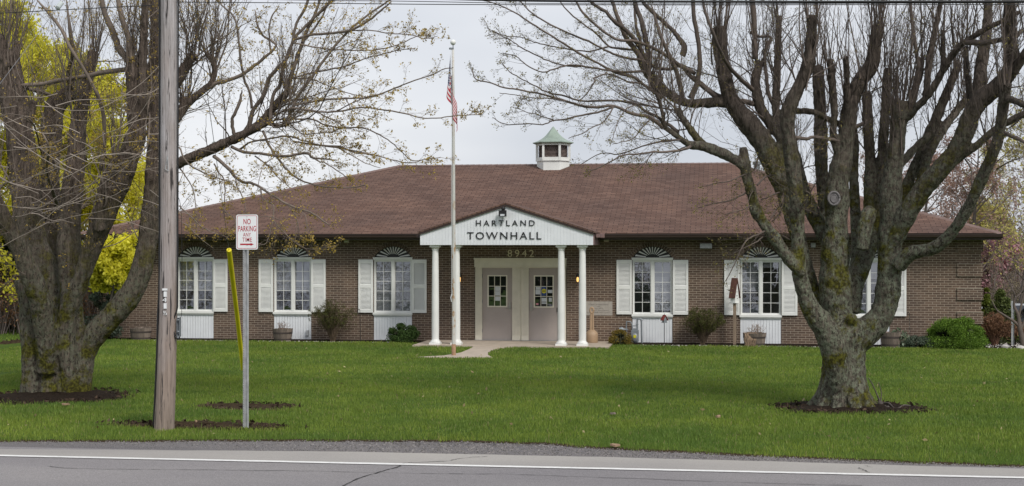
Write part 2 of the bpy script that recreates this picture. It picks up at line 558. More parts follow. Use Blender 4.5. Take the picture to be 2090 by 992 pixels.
# cracks in the asphalt
ck = MB()
def crack(pts, w, z=ZR+.006):
    pp = []
    for (a, b) in zip(pts, pts[1:]):
        for k in range(6):
            t = k/6; pp.append(at(lerp(a[0],b[0],t)+random.uniform(-1.5,1.5), lerp(a[1],b[1],t)+random.uniform(-.5,.5), Z=z))
    pp.append(at(*pts[-1], Z=z))
    for p, q in zip(pp, pp[1:]):
        d = (q-p); nrm = Vector((-d.y, d.x, 0)).normalized()*w*random.uniform(.4,1.3)
        ck.quad(tuple(p-nrm), tuple(q-nrm), tuple(q+nrm), tuple(p+nrm))
crack([(700,992),(730,976),(765,966),(790,958),(818,951),(812,947),(835,944),(870,943),(915,941)], .011)
crack([(95,951),(130,955),(220,957),(350,958),(460,959),(640,961),(860,966),(1030,967),(1220,974),(1570,986),(1760,991)], .007)
crack([(918,940),(935,936),(960,933),(995,931)], .006, ZR+.010)
crack([(1752,954),(1768,961),(1775,964)], .006, ZR+.012)
crack([(1764,949),(1782,954)], .004, ZR+.012)
tag(part("road_cracks", ck, MT['crack']), kind="structure")

gedge = edge_pts([(-300,890),(0,901),(350,902),(560,902),(700,903),(900,904),(1000,906),(1100,909),(1220,917),(1400,925),(1570,932),(1800,941),(2090,951),(2400,960)], .115, 300, -30, 30, .03)
gv = MB()
for i in range(300):
    (xa, ya), (xb, yb) = pave[i], pave[i+1]
    (xc, yc), (xd, yd) = gedge[i], gedge[i+1]
    yc += .12; yd += .12
    gv.quad((xa, ya-.1, .092), (xb, yb-.1, .092), (xd, max(yd, yb+.06), ground_z(xd, yd)+.006), (xc, max(yc, ya+.06), ground_z(xc, yc)+.006))
tag(part("gravel_shoulder", gv, MT['gravel']), kind="structure")
# loose stones of the gravel: many, uncountable
n = 16000
gx = rng.uniform(-13, 6, n)
gy0 = np.interp(gx, [p[0] for p in pave], [p[1] for p in pave]); gy1 = np.interp(gx, [p[0] for p in gedge], [p[1] for p in gedge])
t = rng.random(n)**.9
gy = gy0 + (gy1+.05-gy0)*t
s = rng.uniform(.006, .020, n)
bv = np.array([[1,0,0],[-.5,.87,0],[-.5,-.87,0],[0,0,.9]])
V = (bv[None]*s[:,None,None]); ang = rng.random(n)*6.28
ca, sa = np.cos(ang)[:,None], np.sin(ang)[:,None]
X = V[:,:,0]*ca - V[:,:,1]*sa; Yv = V[:,:,0]*sa + V[:,:,1]*ca
Z = V[:,:,2] + np.interp(gy, [k[0] for k in GK], [k[1] for k in GK])[:,None] + .004
V = np.stack([X+gx[:,None], Yv+gy[:,None], Z], 2).reshape(-1,3)
Fc = (np.arange(n)*4)[:,None,None] + np.array([[0,1,3],[1,2,3],[2,0,3]])[None]
tag(np_mesh("gravel_stones", V, Fc.reshape(-1,3), M("gravel_stone", (.165,.155,.152), .9, .3, 20, island=.5, spec=.1)), kind="stuff")

vg = MB()
for i in range(300):
    (xa, ya), (xb, yb) = gedge[i], gedge[i+1]
    for q0, q1 in ((-.02, .10), (.10, .30)):
        vg.quad((xa, ya+q0, ground_z(xa, ya+q0)+.010), (xb, yb+q0, ground_z(xb, yb+q0)+.010), (xb, yb+q1, ground_z(xb, yb+q1)+.010-.015*(q1 > .2)), (xa, ya+q1, ground_z(xa, ya+q1)+.010-.015*(q1 > .2)))
tag(part("bare_verge", vg, MT['dirt'], smooth=True, angle=None), kind="structure")
# beds and bare patches: low irregular mounds
def mound(name, cx, cy, rx, ry, h, m, n=48, ragged=.24, seed=1):
    r = random.Random(seed)
    mb = MB(); rings = 5; vs = []
    ph = [r.uniform(0, 6.28) for _ in range(5)]
    for j in range(rings+1):
        q = j/rings
        for k in range(n):
            a = 2*math.pi*k/n
            w = 1 + ragged*(math.sin(3*a+ph[0])*.5+math.sin(5*a+ph[1])*.4+math.sin(11*a+ph[2])*.35+r.uniform(-.3,.3)*(j > 3))
            x = cx+rx*q*w*math.cos(a); y = cy+ry*q*w*math.sin(a)
            vs.append((x, y, ground_z(x, y) + (h*(1-q*q) + r.uniform(0,.03) if j < rings else -.01)+.006))
    mb.add(vs, [(j*n+k, j*n+(k+1)%n, (j+1)*n+(k+1)%n, (j+1)*n+k) for j in range(rings) for k in range(n)] + [tuple(range(n))])
    return tag(part(name, mb, m, smooth=True, angle=None), kind="structure")
PL = on_ground(112, 806); PR = on_ground(1722, 834)
BARE = []      # ellipses where no grass grows
def bare(name, x0, x1, y0, y1, h, m, seed):
    a, b = on_ground(x0, (y0+y1)/2), on_ground(x1, (y0+y1)/2); c, d = on_ground((x0+x1)/2, y1), on_ground((x0+x1)/2, y0)
    cx, cy, rx, ry = (a.x+b.x)/2, (c.y+d.y)/2, (b.x-a.x)/2, (d.y-c.y)/2
    BARE.append((cx, cy, rx*.94, ry*.92))
    mound(name, cx, cy, rx, ry, h, m, seed=seed)
bare("mulch_ring", -40, 262, 796, 827, .07, MT['mulch'], 3)
bare("mulch_ring", 1582, 1886, 823, 846, .06, MT['mulch'], 4)
bare("bare_soil", 215, 610, 863, 877, .012, MT['dirt'], 5)
bare("bare_soil", 398, 612, 824, 838, .010, MT['dirt'], 6)
bare("bare_soil", 5, 55, 693, 704, .01, MT['dirt'], 8)

# loose chips scattered round the rings
cx_ = []
for (x_, y_, rx_, ry_), nn_ in zip(BARE, (500, 420, 160, 120, 40)):
    for _ in range(nn_):
        a = random.uniform(0, 6.28); q_ = random.uniform(.3, 1.0)**.4*random.choice((1.0, 1.08, 1.25))
        X_, Y_ = x_+rx_*q_*math.cos(a), y_+ry_*q_*math.sin(a); cx_.append((X_, Y_, ground_z(X_, Y_)+.025+.03*max(0, 1-q_)))
CHIPS = np.array(cx_)

# planting bed along the facade
bed = MB()
def bed_strip(x0, x1, yf, yb, h=.03, n=60):
    for i in range(n):
        a = lerp(x0, x1, i/n); b = lerp(x0, x1, (i+1)/n)
        f = lambda x: yf + .10*math.sin(x*1.7)+.06*math.sin(x*4.1)
        m1 = lambda x: (f(x)+yb)/2
        bed.quad((a, f(a), -.055), (b, f(b), -.055), (b, m1(b), -.05+h), (a, m1(a), -.05+h))
        bed.quad((a, m1(a), -.05+h), (b, m1(b), -.05+h), (b, yb, -.05+h), (a, yb, -.05+h))
bed_strip(-19.6, -8.75, 42.05, 42.79)
bed_strip(-3.15, 7.3, 41.85, 42.79)
bed_strip(7.3, 13.5, 41.9, 46)
bo = part("planting_bed", bed, MT['mulch'], smooth=True, angle=None); tag(bo, kind="structure")
# pale chips at the bed's edge
n = 900
xx = np.concatenate([rng.uniform(-17,-9,260), rng.uniform(-2.8,7,300), rng.uniform(7.3,10,340)])
yy = np.concatenate([rng.normal(42.05,.06,260), rng.normal(41.9,.07,300), rng.uniform(41.9,44.5,340)])
s = rng.uniform(.012,.035,n)
V = bv[None]*s[:,None,None]; ang = rng.random(n)*6.28; ca, sa = np.cos(ang)[:,None], np.sin(ang)[:,None]
V = np.stack([V[:,:,0]*ca-V[:,:,1]*sa+xx[:,None], V[:,:,0]*sa+V[:,:,1]*ca+yy[:,None], V[:,:,2]-.045+.02*(yy[:,None]>42.3)], 2).reshape(-1,3)
Fc = (np.arange(n)*4)[:,None,None] + np.array([[0,1,3],[1,2,3],[2,0,3]])[None]
tag(np_mesh("stone_chips", V, Fc.reshape(-1,3), M("stone_chip", (.42,.40,.37), .9, .2, 20, island=.4)), kind="stuff")

# front walk and porch slab
wk = MB()
poly = [at(x, y, Z=-.03) for x, y in [(960,706.5),(1080,706.5),(1022,711),(1003,716),(996,721),(996,726),(1006,731),(870,731.5),(852,729.5),(905,727),(940,721),(957,714),(966,709)]]
wk.quad(*[(p.x, p.y, -.012) for p in reversed(poly)])
for i in range(len(poly)):
    a, b = poly[i], poly[(i+1) % len(poly)]
    wk.quad((a.x,a.y,-.1),(b.x,b.y,-.1),(b.x,b.y,-.012),(a.x,a.y,-.012))
WALK = [(p.x, p.y) for p in poly]
tag(part("walkway", wk, MT['concrete']), kind="structure")
slab = MB(); slab.box(-8.62, -3.1, 40.45, 42.79, -.3, 0.0)
tag(part("porch_slab", slab, MT['concrete']), kind="structure")

# ================================================================== THE TOWN HALL
hall = thing("town_hall", (CX, FY, 0), "long brown brick town hall with white shutters, hipped brown shingle roof and white-columned porch", "building")
def bx(px): return at(px, 600, Y=FY).x - CX
def bz(px, py): return at(px, py, Y=FY).z
XL, XR = -13.06, 13.073
BAYS = [-9.98, -6.93, -3.85, 3.85, 6.95, 9.98]
HW, ZH, RISE = .582, 2.43, .34
RAD = (HW*HW+RISE*RISE)/(2*RISE); ZCN = ZH+RISE-RAD
def arch_pts(hw, n=16, extra=0.0):
    a0 = math.asin(hw/ (RAD)) if extra == 0 else math.asin(min(1, HW/RAD))
    R = RAD + extra
    return [(R*math.sin(lerp(-a0, a0, i/n)), ZCN + R*math.cos(lerp(-a0, a0, i/n))) for i in range(n+1)]
wall = MB()
ZB, ZT, TH = -.3, 3.0, .18
dx0, dx1, dzt = bx(968.5), bx(1156), bz(1060, 528)
ops = [(c-HW, c+HW, None) for c in BAYS] + [(dx0, dx1, dzt)]
ops.sort()
x = XL
for a, b, zt in ops:
    wall.quad((x,0,ZB),(a,0,ZB),(a,0,ZT),(x,0,ZT))
    if zt is not None:
        wall.quad((a,0,zt),(b,0,zt),(b,0,ZT),(a,0,ZT))
        wall.quad((a,0,zt),(a,TH,zt),(b,TH,zt),(b,0,zt))
        wall.quad((a,0,ZB),(a,TH,ZB),(a,TH,zt),(a,0,zt)); wall.quad((b,0,ZB),(b,0,zt),(b,TH,zt),(b,TH,ZB))
    else:
        c = (a+b)/2
        ap = [(c+px_, pz_) for px_, pz_ in arch_pts(HW)]
        for (x1_, z1_), (x2_, z2_) in zip(ap, ap[1:]):
            wall.quad((x1_,0,z1_),(x2_,0,z2_),(x2_,0,ZT),(x1_,0,ZT))
            wall.quad((x1_,0,z1_),(x1_,TH,z1_),(x2_,TH,z2_),(x2_,0,z2_))
        wall.quad((a,0,ZB),(a,TH,ZB),(a,TH,ZH),(a,0,ZH)); wall.quad((b,0,ZB),(b,0,ZH),(b,TH,ZH),(b,TH,ZB))
    x = b
wall.quad((x,0,ZB),(XR,0,ZB),(XR,0,ZT),(x,0,ZT))
wall.quad((XR,0,ZB),(XR,14.2,ZB),(XR,14.2,ZT),(XR,0,ZT))
wall.quad((XL,14.2,ZB),(XL,0,ZB),(XL,0,ZT),(XL,14.2,ZT))
wall.quad((XR,14.2,ZB),(XL,14.2,ZB),(XL,14.2,ZT),(XR,14.2,ZT))
part("brick_wall", wall, MT['brick'], hall)
for (p0, p1) in [(490,514),(538,564),(588,612),(636.5,661),(685,711)]:
    z1, z0 = bz(1980, p0), bz(1980, p1)
    for a, b in ((bx(1953.5), XR+.045), (XL-.045, XL+.72)):
        q = MB(); q.box(a, b, -.045, .5, z0, z1-.012)
        qc = MB(); qc.box(a-.005, b+.007, -.052, .5, z1-.012, z1)
        qo = part("corner_quoin", q, MT['brick'], hall); part("quoin_ledge", qc, MT['mortar'], qo)

# --- one window bay's parts, built once around x = 0
fr = MB()
zf1, zf0 = 2.375, .735           # frame top, sill underside
fw = .575
fr.box(-fw, fw, .02, .12, zf1-.035, zf1); fr.box(-fw, fw, .02, .12, .80, .825)
fr.box(-fw, -fw+.03, .02, .12, .825, zf1-.035); fr.box(fw-.03, fw, .02, .12, .825, zf1-.035)
fr.box(-.038, .038, .015, .12, .825, zf1-.035)
sashes = []
for s_ in (-1, 1):
    x0_, x1_ = (-fw+.03, -.038) if s_ < 0 else (.038, fw-.03)
    for (a, b, c, d) in ((x0_, x0_+.025, .825, zf1-.035), (x1_-.025, x1_, .825, zf1-.035), (x0_, x1_, .825, .852), (x0_, x1_, zf1-.065, zf1-.035)):
        fr.box(a, b, .045, .10, c, d)
window = part("window", fr, MT['white'], hall, loc=(BAYS[0],0,0))
mu = MB()
for s_ in (-1, 1):
    x0_, x1_ = (-fw+.055, -.063) if s_ < 0 else (.063, fw-.055)
    z0_, z1_ = .852, zf1-.065
    mu.box((x0_+x1_)/2-.0065, (x0_+x1_)/2+.0065, .060, .073, z0_, z1_)
    for k in range(1, 5):
        z = lerp(z0_, z1_, k/5); mu.box(x0_, x1_, .058, .075, z-.0065, z+.0065)
part("muntins", mu, MT['white'], window)
for s_ in (-1, 1):
    x0_, x1_ = (-fw+.05, -.058) if s_ < 0 else (.058, fw-.05)
    g = MB(); tilt = .030 + .006*s_
    g.quad((x0_, .08, .845), (x1_, .08, .845), (x1_, .08+tilt*1.4, zf1-.06), (x0_, .08+tilt*1.4, zf1-.06))
    part("glass_pane", g, MT['glass'], window)
sl = MB(); sl.box(-.60, .60, -.045, .10, .735, .80); sl.box(-.585, .585, -.02, .1, .70, .735)
part("sill", sl, MT['white'], window)
hd = MB(); hd.box(-.595, .595, -.02, .12, zf1, ZH+.005); hd.box(-.605, .605, -.035, .1, ZH-.012, ZH+.012)
part("header", hd, MT['white'], window)
wins = [window] + [copy_tree(window, hall, (c,0,0)) for c in BAYS[1:]]

def build_interior(c, drop, tone):
    mb = MB()
    mb.quad((c-.56,.9,.7),(c+.56,.9,.7),(c+.56,.9,2.4),(c-.56,.9,2.4))
    mb.quad((c-.56,.12,.7),(c+.56,.12,.7),(c+.56,.9,.7),(c-.56,.9,.7)); mb.quad((c-.56,.12,2.4),(c-.56,.9,2.4),(c+.56,.9,2.4),(c+.56,.12,2.4))
    mb.quad((c-.56,.12,.7),(c-.56,.9,.7),(c-.56,.9,2.4),(c-.56,.12,2.4)); mb.quad((c+.56,.12,.7),(c+.56,.12,2.4),(c+.56,.9,2.4),(c+.56,.9,.7))
    part("room_recess", mb, MT['interior'], hall)
for i, (c, l, r) in enumerate(zip(BAYS, (.60,.58,1.0,.15,.55,.3), (.60,.62,1.0,.95,.1,.3))):
    build_interior(c, l, 0)
    bl = MB()
    for (x0_, x1_, dr) in ((c-.54, c-.03, l), (c+.03, c+.54, r)):
        z = 2.31; bot = 2.31-1.44*dr
        while z > bot:
            bl.hexa([(x0_,.15,z-.05),(x1_,.15,z-.05),(x1_,.158,z-.05),(x0_,.158,z-.05)], [(x0_,.165,z),(x1_,.165,z),(x1_,.173,z),(x0_,.173,z)])
            z -= .052
    part("blind", bl, MT['blind'], hall)

# fan above each window, brick ring, beadboard panel, shutters
fan = MB()
ap = arch_pts(HW)
fan.add([(0,.10,ZH)]+[(x_, .10, z_) for x_, z_ in ap], [(0,i+1,i+2) for i in range(len(ap)-1)])
hubp = [(.17*math.cos(a), .02, ZH+.085*math.sin(a)+.004) for a in [math.pi*k/10 for k in range(11)]]
fan.add(hubp+[(x_, .1, z_) for x_, _, z_ in hubp], [tuple(range(10,-1,-1))]+[(i,i+1,i+12,i+11) for i in range(10)])
fan0 = part("fan_panel", fan, MT['black'], hall, loc=(BAYS[0],0,0))
ray = MB()
def fan_edge(a):                # distance from centre bottom to the arch at angle a
    dx, dz = math.cos(a), math.sin(a)
    cz = ZCN-ZH
    B = dz*cz
    return B + math.sqrt(max(0, B*B - cz*cz + RAD*RAD))
for k in range(11):
    a = math.pi*(k+.5)/11
    hw0, hw1 = .045, .052
    e0 = a-hw1*1.15; e1 = a+hw1*1.15
    pts = []
    for aa, rr in ((a-hw0*1.1, None), (a-hw1, 1), (a+hw1, 1), (a+hw0*1.1, None)):
        R_ = fan_edge(max(.03, min(math.pi-.03, aa)))*.93 if rr else 1/math.sqrt((math.cos(aa)/.2)**2+(math.sin(aa)/.105)**2)
        pts.append((R_*math.cos(aa), ZH+.008+R_*math.sin(aa)))
    ray.prism(pts[::-1], .055, .098)
rayo = part("sunburst", ray, MT['white'], fan0)
ring = MB()
a0 = math.asin(min(1, HW/RAD))*1.06
nb = 22
for k in range(nb):
    aa, ab = lerp(-a0, a0, (k+.06)/nb), lerp(-a0, a0, (k+.94)/nb)
    P_ = lambda R_, a_: (R_*math.sin(a_), ZCN+R_*math.cos(a_))
    ring.prism([P_(RAD+.002, aa), P_(RAD+.108, aa), P_(RAD+.108, ab), P_(RAD+.002, ab)], -.018, .1)
ring0 = part("brick_arch", ring, MT['brick_arch'], hall, loc=(BAYS[0],0,0))
rb = MB()
for k in range(24):
    aa, ab = lerp(-a0, a0, k/24), lerp(-a0, a0, (k+1)/24)
    P_ = lambda R_, a_: (R_*math.sin(a_), ZCN+R_*math.cos(a_))
    rb.prism([P_(RAD+.001, aa), P_(RAD+.112, aa), P_(RAD+.112, ab), P_(RAD+.001, ab)], -.008, .05)
part("arch_mortar", rb, MT['mortar'], ring0)
pn = MB(); w_ = .58
pn.box(-w_, w_, .045, .07, -.02, .70)
nb = 14
for k in range(nb):
    a, b = lerp(-w_, w_, k/nb)+.005, lerp(-w_, w_, (k+1)/nb)-.005
    pn.box(a, b, .02, .046, -.02, .698)
panel0 = part("beadboard_panel", pn, MT['panel'], hall, loc=(BAYS[0],0,0))
st = MB(); SW, S0, S1 = .443, .795, 2.378
st.box(0, .062, -.06, -.012, S0, S1); st.box(SW-.062, SW, -.06, -.012, S0, S1)
for (a, b) in ((S0, .885), (1.53, 1.635), (2.265, S1)):
    st.box(.062, SW-.062, -.056, -.014, a, b)
st.box(.06, SW-.06, -.016, -.008, S0, S1)
shut0 = part("shutter", st, MT['white'], hall, loc=(BAYS[0]-HW-SW-.01,0,0))
sl_ = MB()
for (a, b, nsl) in ((.885, 1.53, 18), (1.635, 2.265, 17)):
    for k in range(nsl):
        z = lerp(a, b, (k+.5)/nsl); hh = (b-a)/nsl*.5
        sl_.hexa([(.062,-.054,z-hh),(SW-.062,-.054,z-hh),(SW-.062,-.047,z-hh),(.062,-.047,z-hh)],
                 [(.062,-.028,z+hh*.7),(SW-.062,-.028,z+hh*.7),(SW-.062,-.021,z+hh*.7),(.062,-.021,z+hh*.7)])
part("slats", sl_, MT['white'], shut0)
copy_tree(shut0, hall, (BAYS[0]+HW+.01,0,0))
for c in BAYS[1:]:
    copy_tree(fan0, hall, (c,0,0)); copy_tree(ring0, hall, (c,0,0)); copy_tree(panel0, hall, (c,0,0))
    copy_tree(shut0, hall, (c-HW-SW-.01,0,0)); copy_tree(shut0, hall, (c+HW+.01,0,0))

# --- main roof
ex0, ex1 = -19.45-CX, 7.66-CX
yf, yb_, yr = -.65, 14.85, 7.1
rx0, rx1, zr, ze = -11.1-CX, .25-CX, 5.56, 3.14
roof = MB()
roof.v = [(ex0,yf,ze),(ex1,yf,ze),(ex1,yb_,ze),(ex0,yb_,ze),(rx0,yr,zr),(rx1,yr,zr)]
roof.f = [(0,1,5,4),(1,2,5),(2,3,4,5),(3,0,4)]
ro = part("roof", roof, MT['shingle'], hall)
me = ro.data; uvl = me.uv_layers.new(name="roof")
for p in me.polygons:
    nrm = p.normal
    for li in p.loop_indices:
        co = me.vertices[me.loops[li].vertex_index].co
        run = (co.z-ze)/math.sqrt(max(1e-6, 1-nrm.z**2))
        u = co.x if abs(nrm.y) > abs(nrm.x) else co.y
        uvl.data[li].uv = (u, run)
cap = MB()
for a, b in (((rx0,yr,zr),(rx1,yr,zr)), ((ex0,yf,ze),(rx0,yr,zr)), ((ex1,yf,ze),(rx1,yr,zr)), ((ex1,yb_,ze),(rx1,yr,zr))):
    A, B = Vector(a), Vector(b); n = int((B-A).length/.2)
    for k in range(n):
        p, q2 = A.lerp(B, k/n), A.lerp(B, (k+1.08)/n)
        d = (q2-p).normalized(); sd = d.cross(Vector((0,0,1))).normalized()*.13
        up = Vector((0,0,1))*(.022)
        cap.quad(tuple(p+sd-up*1.6), tuple(q2+sd-up*1.2), tuple(q2+up*1.2), tuple(p+up*.8))
        cap.quad(tuple(p+up*.8), tuple(q2+up*1.2), tuple(q2-sd-up*1.2), tuple(p-sd-up*1.6))
part("ridge_cap", cap, M("ridge_shingle", (.15,.10,.088), .9, .25, 3), ro)
sf = MB()
sf.box(ex0+.03, ex1-.03, yf+.05, 0.0, 2.975, 2.995)
sf.box(XR, ex1-.03, 0.0, 14.2, 2.975, 2.995); sf.box(ex0+.03, XL, 0, 14.2, 2.975, 2.995)
part("soffit", sf, MT['soffit'], hall)
fs = MB()
fs.box(ex0+.02, ex1-.02, yf+.02, yf+.05, 2.96, 3.125); fs.box(ex1-.05, ex1-.02, yf+.05, 14.8, 2.96, 3.125); fs.box(ex0+.02, ex0+.05, yf+.05, 14.8, 2.96, 3.125)
part("fascia", fs, MT['brown_metal'], hall)
def gutter(x0, x1):
    g = MB()
    prof = [(yf+.018,3.0),(yf-.05,3.0),(yf-.085,3.04),(yf-.095,3.085),(yf-.11,3.10),(yf-.11,3.12),(yf-.095,3.12),(yf-.085,3.10),(yf+.0,3.095),(yf+.018,3.095)]
    vs = [(x0, y_, z_) for y_, z_ in prof] + [(x1, y_, z_) for y_, z_ in prof]; n = len(prof)
    g.add(vs, [tuple(range(n)), tuple(range(2*n-1,n-1,-1))]+[(i,(i+1)%n,(i+1)%n+n,i+n) for i in range(n)])
    part("gutter", g, MT['brown_metal'], hall)
gutter(ex0, -2.66)
gutter(2.42, ex1)

# --- porch
pc = -.14
PF = -2.1
hwp = 2.445
gb = MB()
zt_of = lambda x_: 3.886 - (3.886-3.10)*abs(x_)/hwp
nb = 54
for k in range(nb):
    a, b = lerp(-hwp, hwp, k/nb)+.004, lerp(-hwp, hwp, (k+1)/nb)-.004
    gb.prism([(pc+a, 2.81), (pc+b, 2.81), (pc+b, zt_of(b)+.03), (pc+a, zt_of(a)+.03)], PF, PF+.03)
gb.prism([(pc-hwp,2.811),(pc+hwp,2.811),(pc+hwp,3.10),(pc,3.886),(pc-hwp,3.10)], PF+.008, PF+.10)
gable = part("porch_gable", gb, MT['panel'], hall)
rk = MB()
for s_ in (-1, 1):
    rk.prism([(pc, 3.886), (pc+s_*(hwp+.02), 3.094), (pc+s_*(hwp+.035), 3.195), (pc, 3.99)][::s_], PF-.045, PF+.0-.002)
part("rake_board", rk, MT['brown_metal'], gable)
pr = MB()
def pz(x_): return 3.995 - .325*abs(x_)
def py_(z_): return (z_-3.14)/.3123 - .65
for s_ in (-1, 1):
    xe = hwp+.06
    top = [(pc, PF-.06, pz(0)), (pc+s_*xe, PF-.06, pz(xe)), (pc+s_*xe, py_(pz(xe)), pz(xe)), (pc, py_(pz(0))+.05, pz(0))]
    low = [(a_, b_, c_-.045) for a_, b_, c_ in top]
    pr.hexa(top[::s_], low[::s_])
pro = part("porch_roof", pr, MT['shingle'], hall)
me = pro.data; uvl = me.uv_layers.new(name="roof")
for p in me.polygons:
    for li in p.loop_indices:
        co = me.vertices[me.loops[li].vertex_index].co
        uvl.data[li].uv = (co.y, abs(co.x-pc)*1.05)
for s_ in (-1, 1):
    bmz = MB(); bmz.box(pc+s_*hwp-.02, pc+s_*hwp+.02, PF+.1, -.002, 2.815, 3.11)
    part("porch_beam", bmz, MT['mauve'], hall)
cl = MB(); cl.box(pc-hwp+.02, pc+hwp-.02, PF+.1, -.002, 2.83, 2.86)
part("porch_ceiling", cl, MT['panel'], hall)
gp = MB()
gp.box(pc+hwp+.06, pc+hwp+.16, PF+.3, -.66, 3.02, 3.12); gp.box(pc+hwp+.08, pc+hwp+.22, -.80, -.62, 3.02, 3.14)
part("porch_gutter", gp, MT['mauve'], hall)
gp = MB(); gp.box(pc-hwp-.16, pc-hwp-.06, PF+.3, -.66, 3.02, 3.12)
part("porch_gutter", gp, MT['brown_metal'], hall)
# columns
colm = MB()
colm.lathe([(.102,.13),(.104,.6),(.101,1.3),(.094,2.1),(.086,2.70)], n=24)
col0 = part("column", colm, MT['white'], hall, loc=(-8.05-CX, 40.9-FY, 0), smooth=True)
cb = MB(); cb.box(-.155,.155,-.155,.155,0,.05); cb.lathe([(.145,.05),(.15,.07),(.145,.09),(.118,.10),(.112,.125),(.104,.14)], n=24)
part("column_base", cb, MT['white'], col0, smooth=True)
cc = MB(); cc.lathe([(.088,2.66),(.098,2.665),(.098,2.68),(.09,2.69),(.105,2.72),(.13,2.745)], n=24); cc.box(-.14,.14,-.14,.14,2.745,2.809)
part("column_capital", cc, MT['white'], col0, smooth=True)
for X_ in (-7.44, -4.465, -3.87): copy_tree(col0, hall, (X_-CX, 40.9-FY, 0))
# lettering and number
def gx(px): return at(px, 450, Y=40.7).x - CX
def gz(px, py): return at(px, py, Y=40.7).z
y_ = PF-.022
for body, x0, x1, y0, y1, sp_ in (("HARTLAND", 971.5, 1091.5, 461, 449.5, 1.45), ("TOWNHALL", 953.5, 1105, 488.5, 473.5, 1.25)):
    t_ = text_mb(body, gx(x1)-gx(x0), gz(1033,y1)-gz(1033,y0), .02, (gx(x0), y_, gz(1033,y0)), space=sp_)
    part("gable_lettering" if body == "TOWNHALL" else "gable_lettering", t_, MT['letter'], gable)
t_ = text_mb("8942", bx(1090)-bx(1036), bz(1060,510)-bz(1060,524.5), .02, (bx(1036), -.024, bz(1060,524.5)), space=1.35)
part("house_number", t_, MT['brass'], hall)
# flood light at the gable's peak
fl = MB()
cx_, cz_ = gx(1027.5), gz(1027,435)
fl.box(cx_-.105, cx_+.105, PF-.20, PF-.10, cz_-.10, cz_+.075)
fl.ball((cx_+.01, PF-.07, cz_+.12), .055, .06, .06)
fl.box(cx_-.02, cx_+.04, PF-.10, PF+.01, cz_+.02, cz_+.10)
flo = part("flood_light", fl, MT['black'], hall, smooth=True, angle=30)
f2 = MB(); f2.box(cx_-.06, cx_+.06, PF-.205, PF-.20, cz_-.085, cz_-.03); part("light_lens", f2, MT['paper'], flo)

# --- entrance
ent = MB()
zt = bz(1060, 528); zl = bz(1060, 544)
ent.box(dx0, dx1, -.035, .12, zl, zt); ent.box(dx0-.015, dx1+.015, -.06, .0, zt-.03, zt+.02); ent.box(dx0, dx1, -.045, .0, zl-.012, zl+.012)
xa, xb, xc, xd, xe_, xf_ = bx(970), bx(983.5), bx(1045.4), bx(1078.7), bx(1140.5), bx(1155)
zd = bz(1060, 547)
ent.box(xa, xe_+.2, .02, .12, zd, zl)
def fluted(x0, x1):
    ent.box(x0, x1, .0, .12, 0.002, zl)
    nfl = max(3, int((x1-x0)/.028)); 
    for k in range(nfl):
        a, b = lerp(x0+.012, x1-.012, k/nfl)+.005, lerp(x0+.012, x1-.012, (k+1)/nfl)-.004
        ent.box(a, b, -.012, .0, .16, zl-.05)
    ent.box(x0, x1, -.016, .0, .002, .15)
fluted(xa, xb); fluted(xe_, xf_)
xm0, xm1 = bx(1062), bx(1064)
fluted(xc, bx(1061.5)); fluted(bx(1064.5), xd); ent.box(bx(1061.5), bx(1064.5), .03, .12, .002, zl)
part("entrance_frame", ent, MT['cream'], hall)
def door(x0, x1, wx0, wx1, wz0, wz1, hinge_left):
    d = MB()
    d.box(x0, wx0, .06, .105, .012, zd); d.box(wx1, x1, .06, .105, .012, zd)
    d.box(wx0, wx1, .06, .105, .012, wz0); d.box(wx0, wx1, .06, .105, wz1, zd)
    do = part("door", d, MT['taupe'], hall)
    f = MB(); t = .035
    f.box(wx0, wx1, .045, .07, wz0, wz0+t); f.box(wx0, wx1, .045, .07, wz1-t, wz1)
    f.box(wx0, wx0+t, .045, .07, wz0+t, wz1-t); f.box(wx1-t, wx1, .045, .07, wz0+t, wz1-t)
    for k in (1, 2):
        xx_ = lerp(wx0+t, wx1-t, k/3); f.box(xx_-.008, xx_+.008, .05, .068, wz0+t, wz1-t)
        zz_ = lerp(wz0+t, wz1-t, k/3); f.box(wx0+t, wx1-t, .048, .067, zz_-.008, zz_+.008)
    part("door_window_frame", f, MT['cream'], do)
    g = MB(); g.quad((wx0+.02,.075,wz0+.02),(wx1-.02,.075,wz0+.02),(wx1-.02,.085,wz1-.02),(wx0+.02,.085,wz1-.02))
    part("glass_pane", g, MT['glass'], do)
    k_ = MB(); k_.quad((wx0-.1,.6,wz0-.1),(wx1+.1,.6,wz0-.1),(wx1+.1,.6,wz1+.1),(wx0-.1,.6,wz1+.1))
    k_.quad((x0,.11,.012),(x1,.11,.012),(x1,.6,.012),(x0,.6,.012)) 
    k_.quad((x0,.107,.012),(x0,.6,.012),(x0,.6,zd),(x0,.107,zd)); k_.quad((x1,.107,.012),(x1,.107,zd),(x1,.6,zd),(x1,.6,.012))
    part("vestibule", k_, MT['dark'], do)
    h = MB(); s_ = -1 if hinge_left else 1
    hx = (x1-.075) if hinge_left else (x0+.075)
    hz = bz(1060, 629)
    h.box(hx-.028, hx+.028, .035, .06, hz-.07, hz+.11)
    h.bar((hx, .045, hz), (hx, -.02, hz), .014); h.bar((hx, -.015, hz), (hx+s_*.12, -.015, hz-.01), .012)
    h.box(hx-.02, hx+.02, .02, .05, hz+.12, hz+.16)
    part("door_handle", h, MT['steelhandle'], do)
    for zz_ in (.28, 1.15, 1.9):
        hg = MB(); xx_ = x0 if hinge_left else x1
        hg.bar((xx_, .045, zz_-.05), (xx_, .045, zz_+.05), .012); part("hinge", hg, MT['greymetal'], do)
    return do
wz0, wz1 = bz(1015,627), bz(1015,561.5)
d1 = door(xb, xc, bx(994.4), bx(1035), wz0, wz1, True)
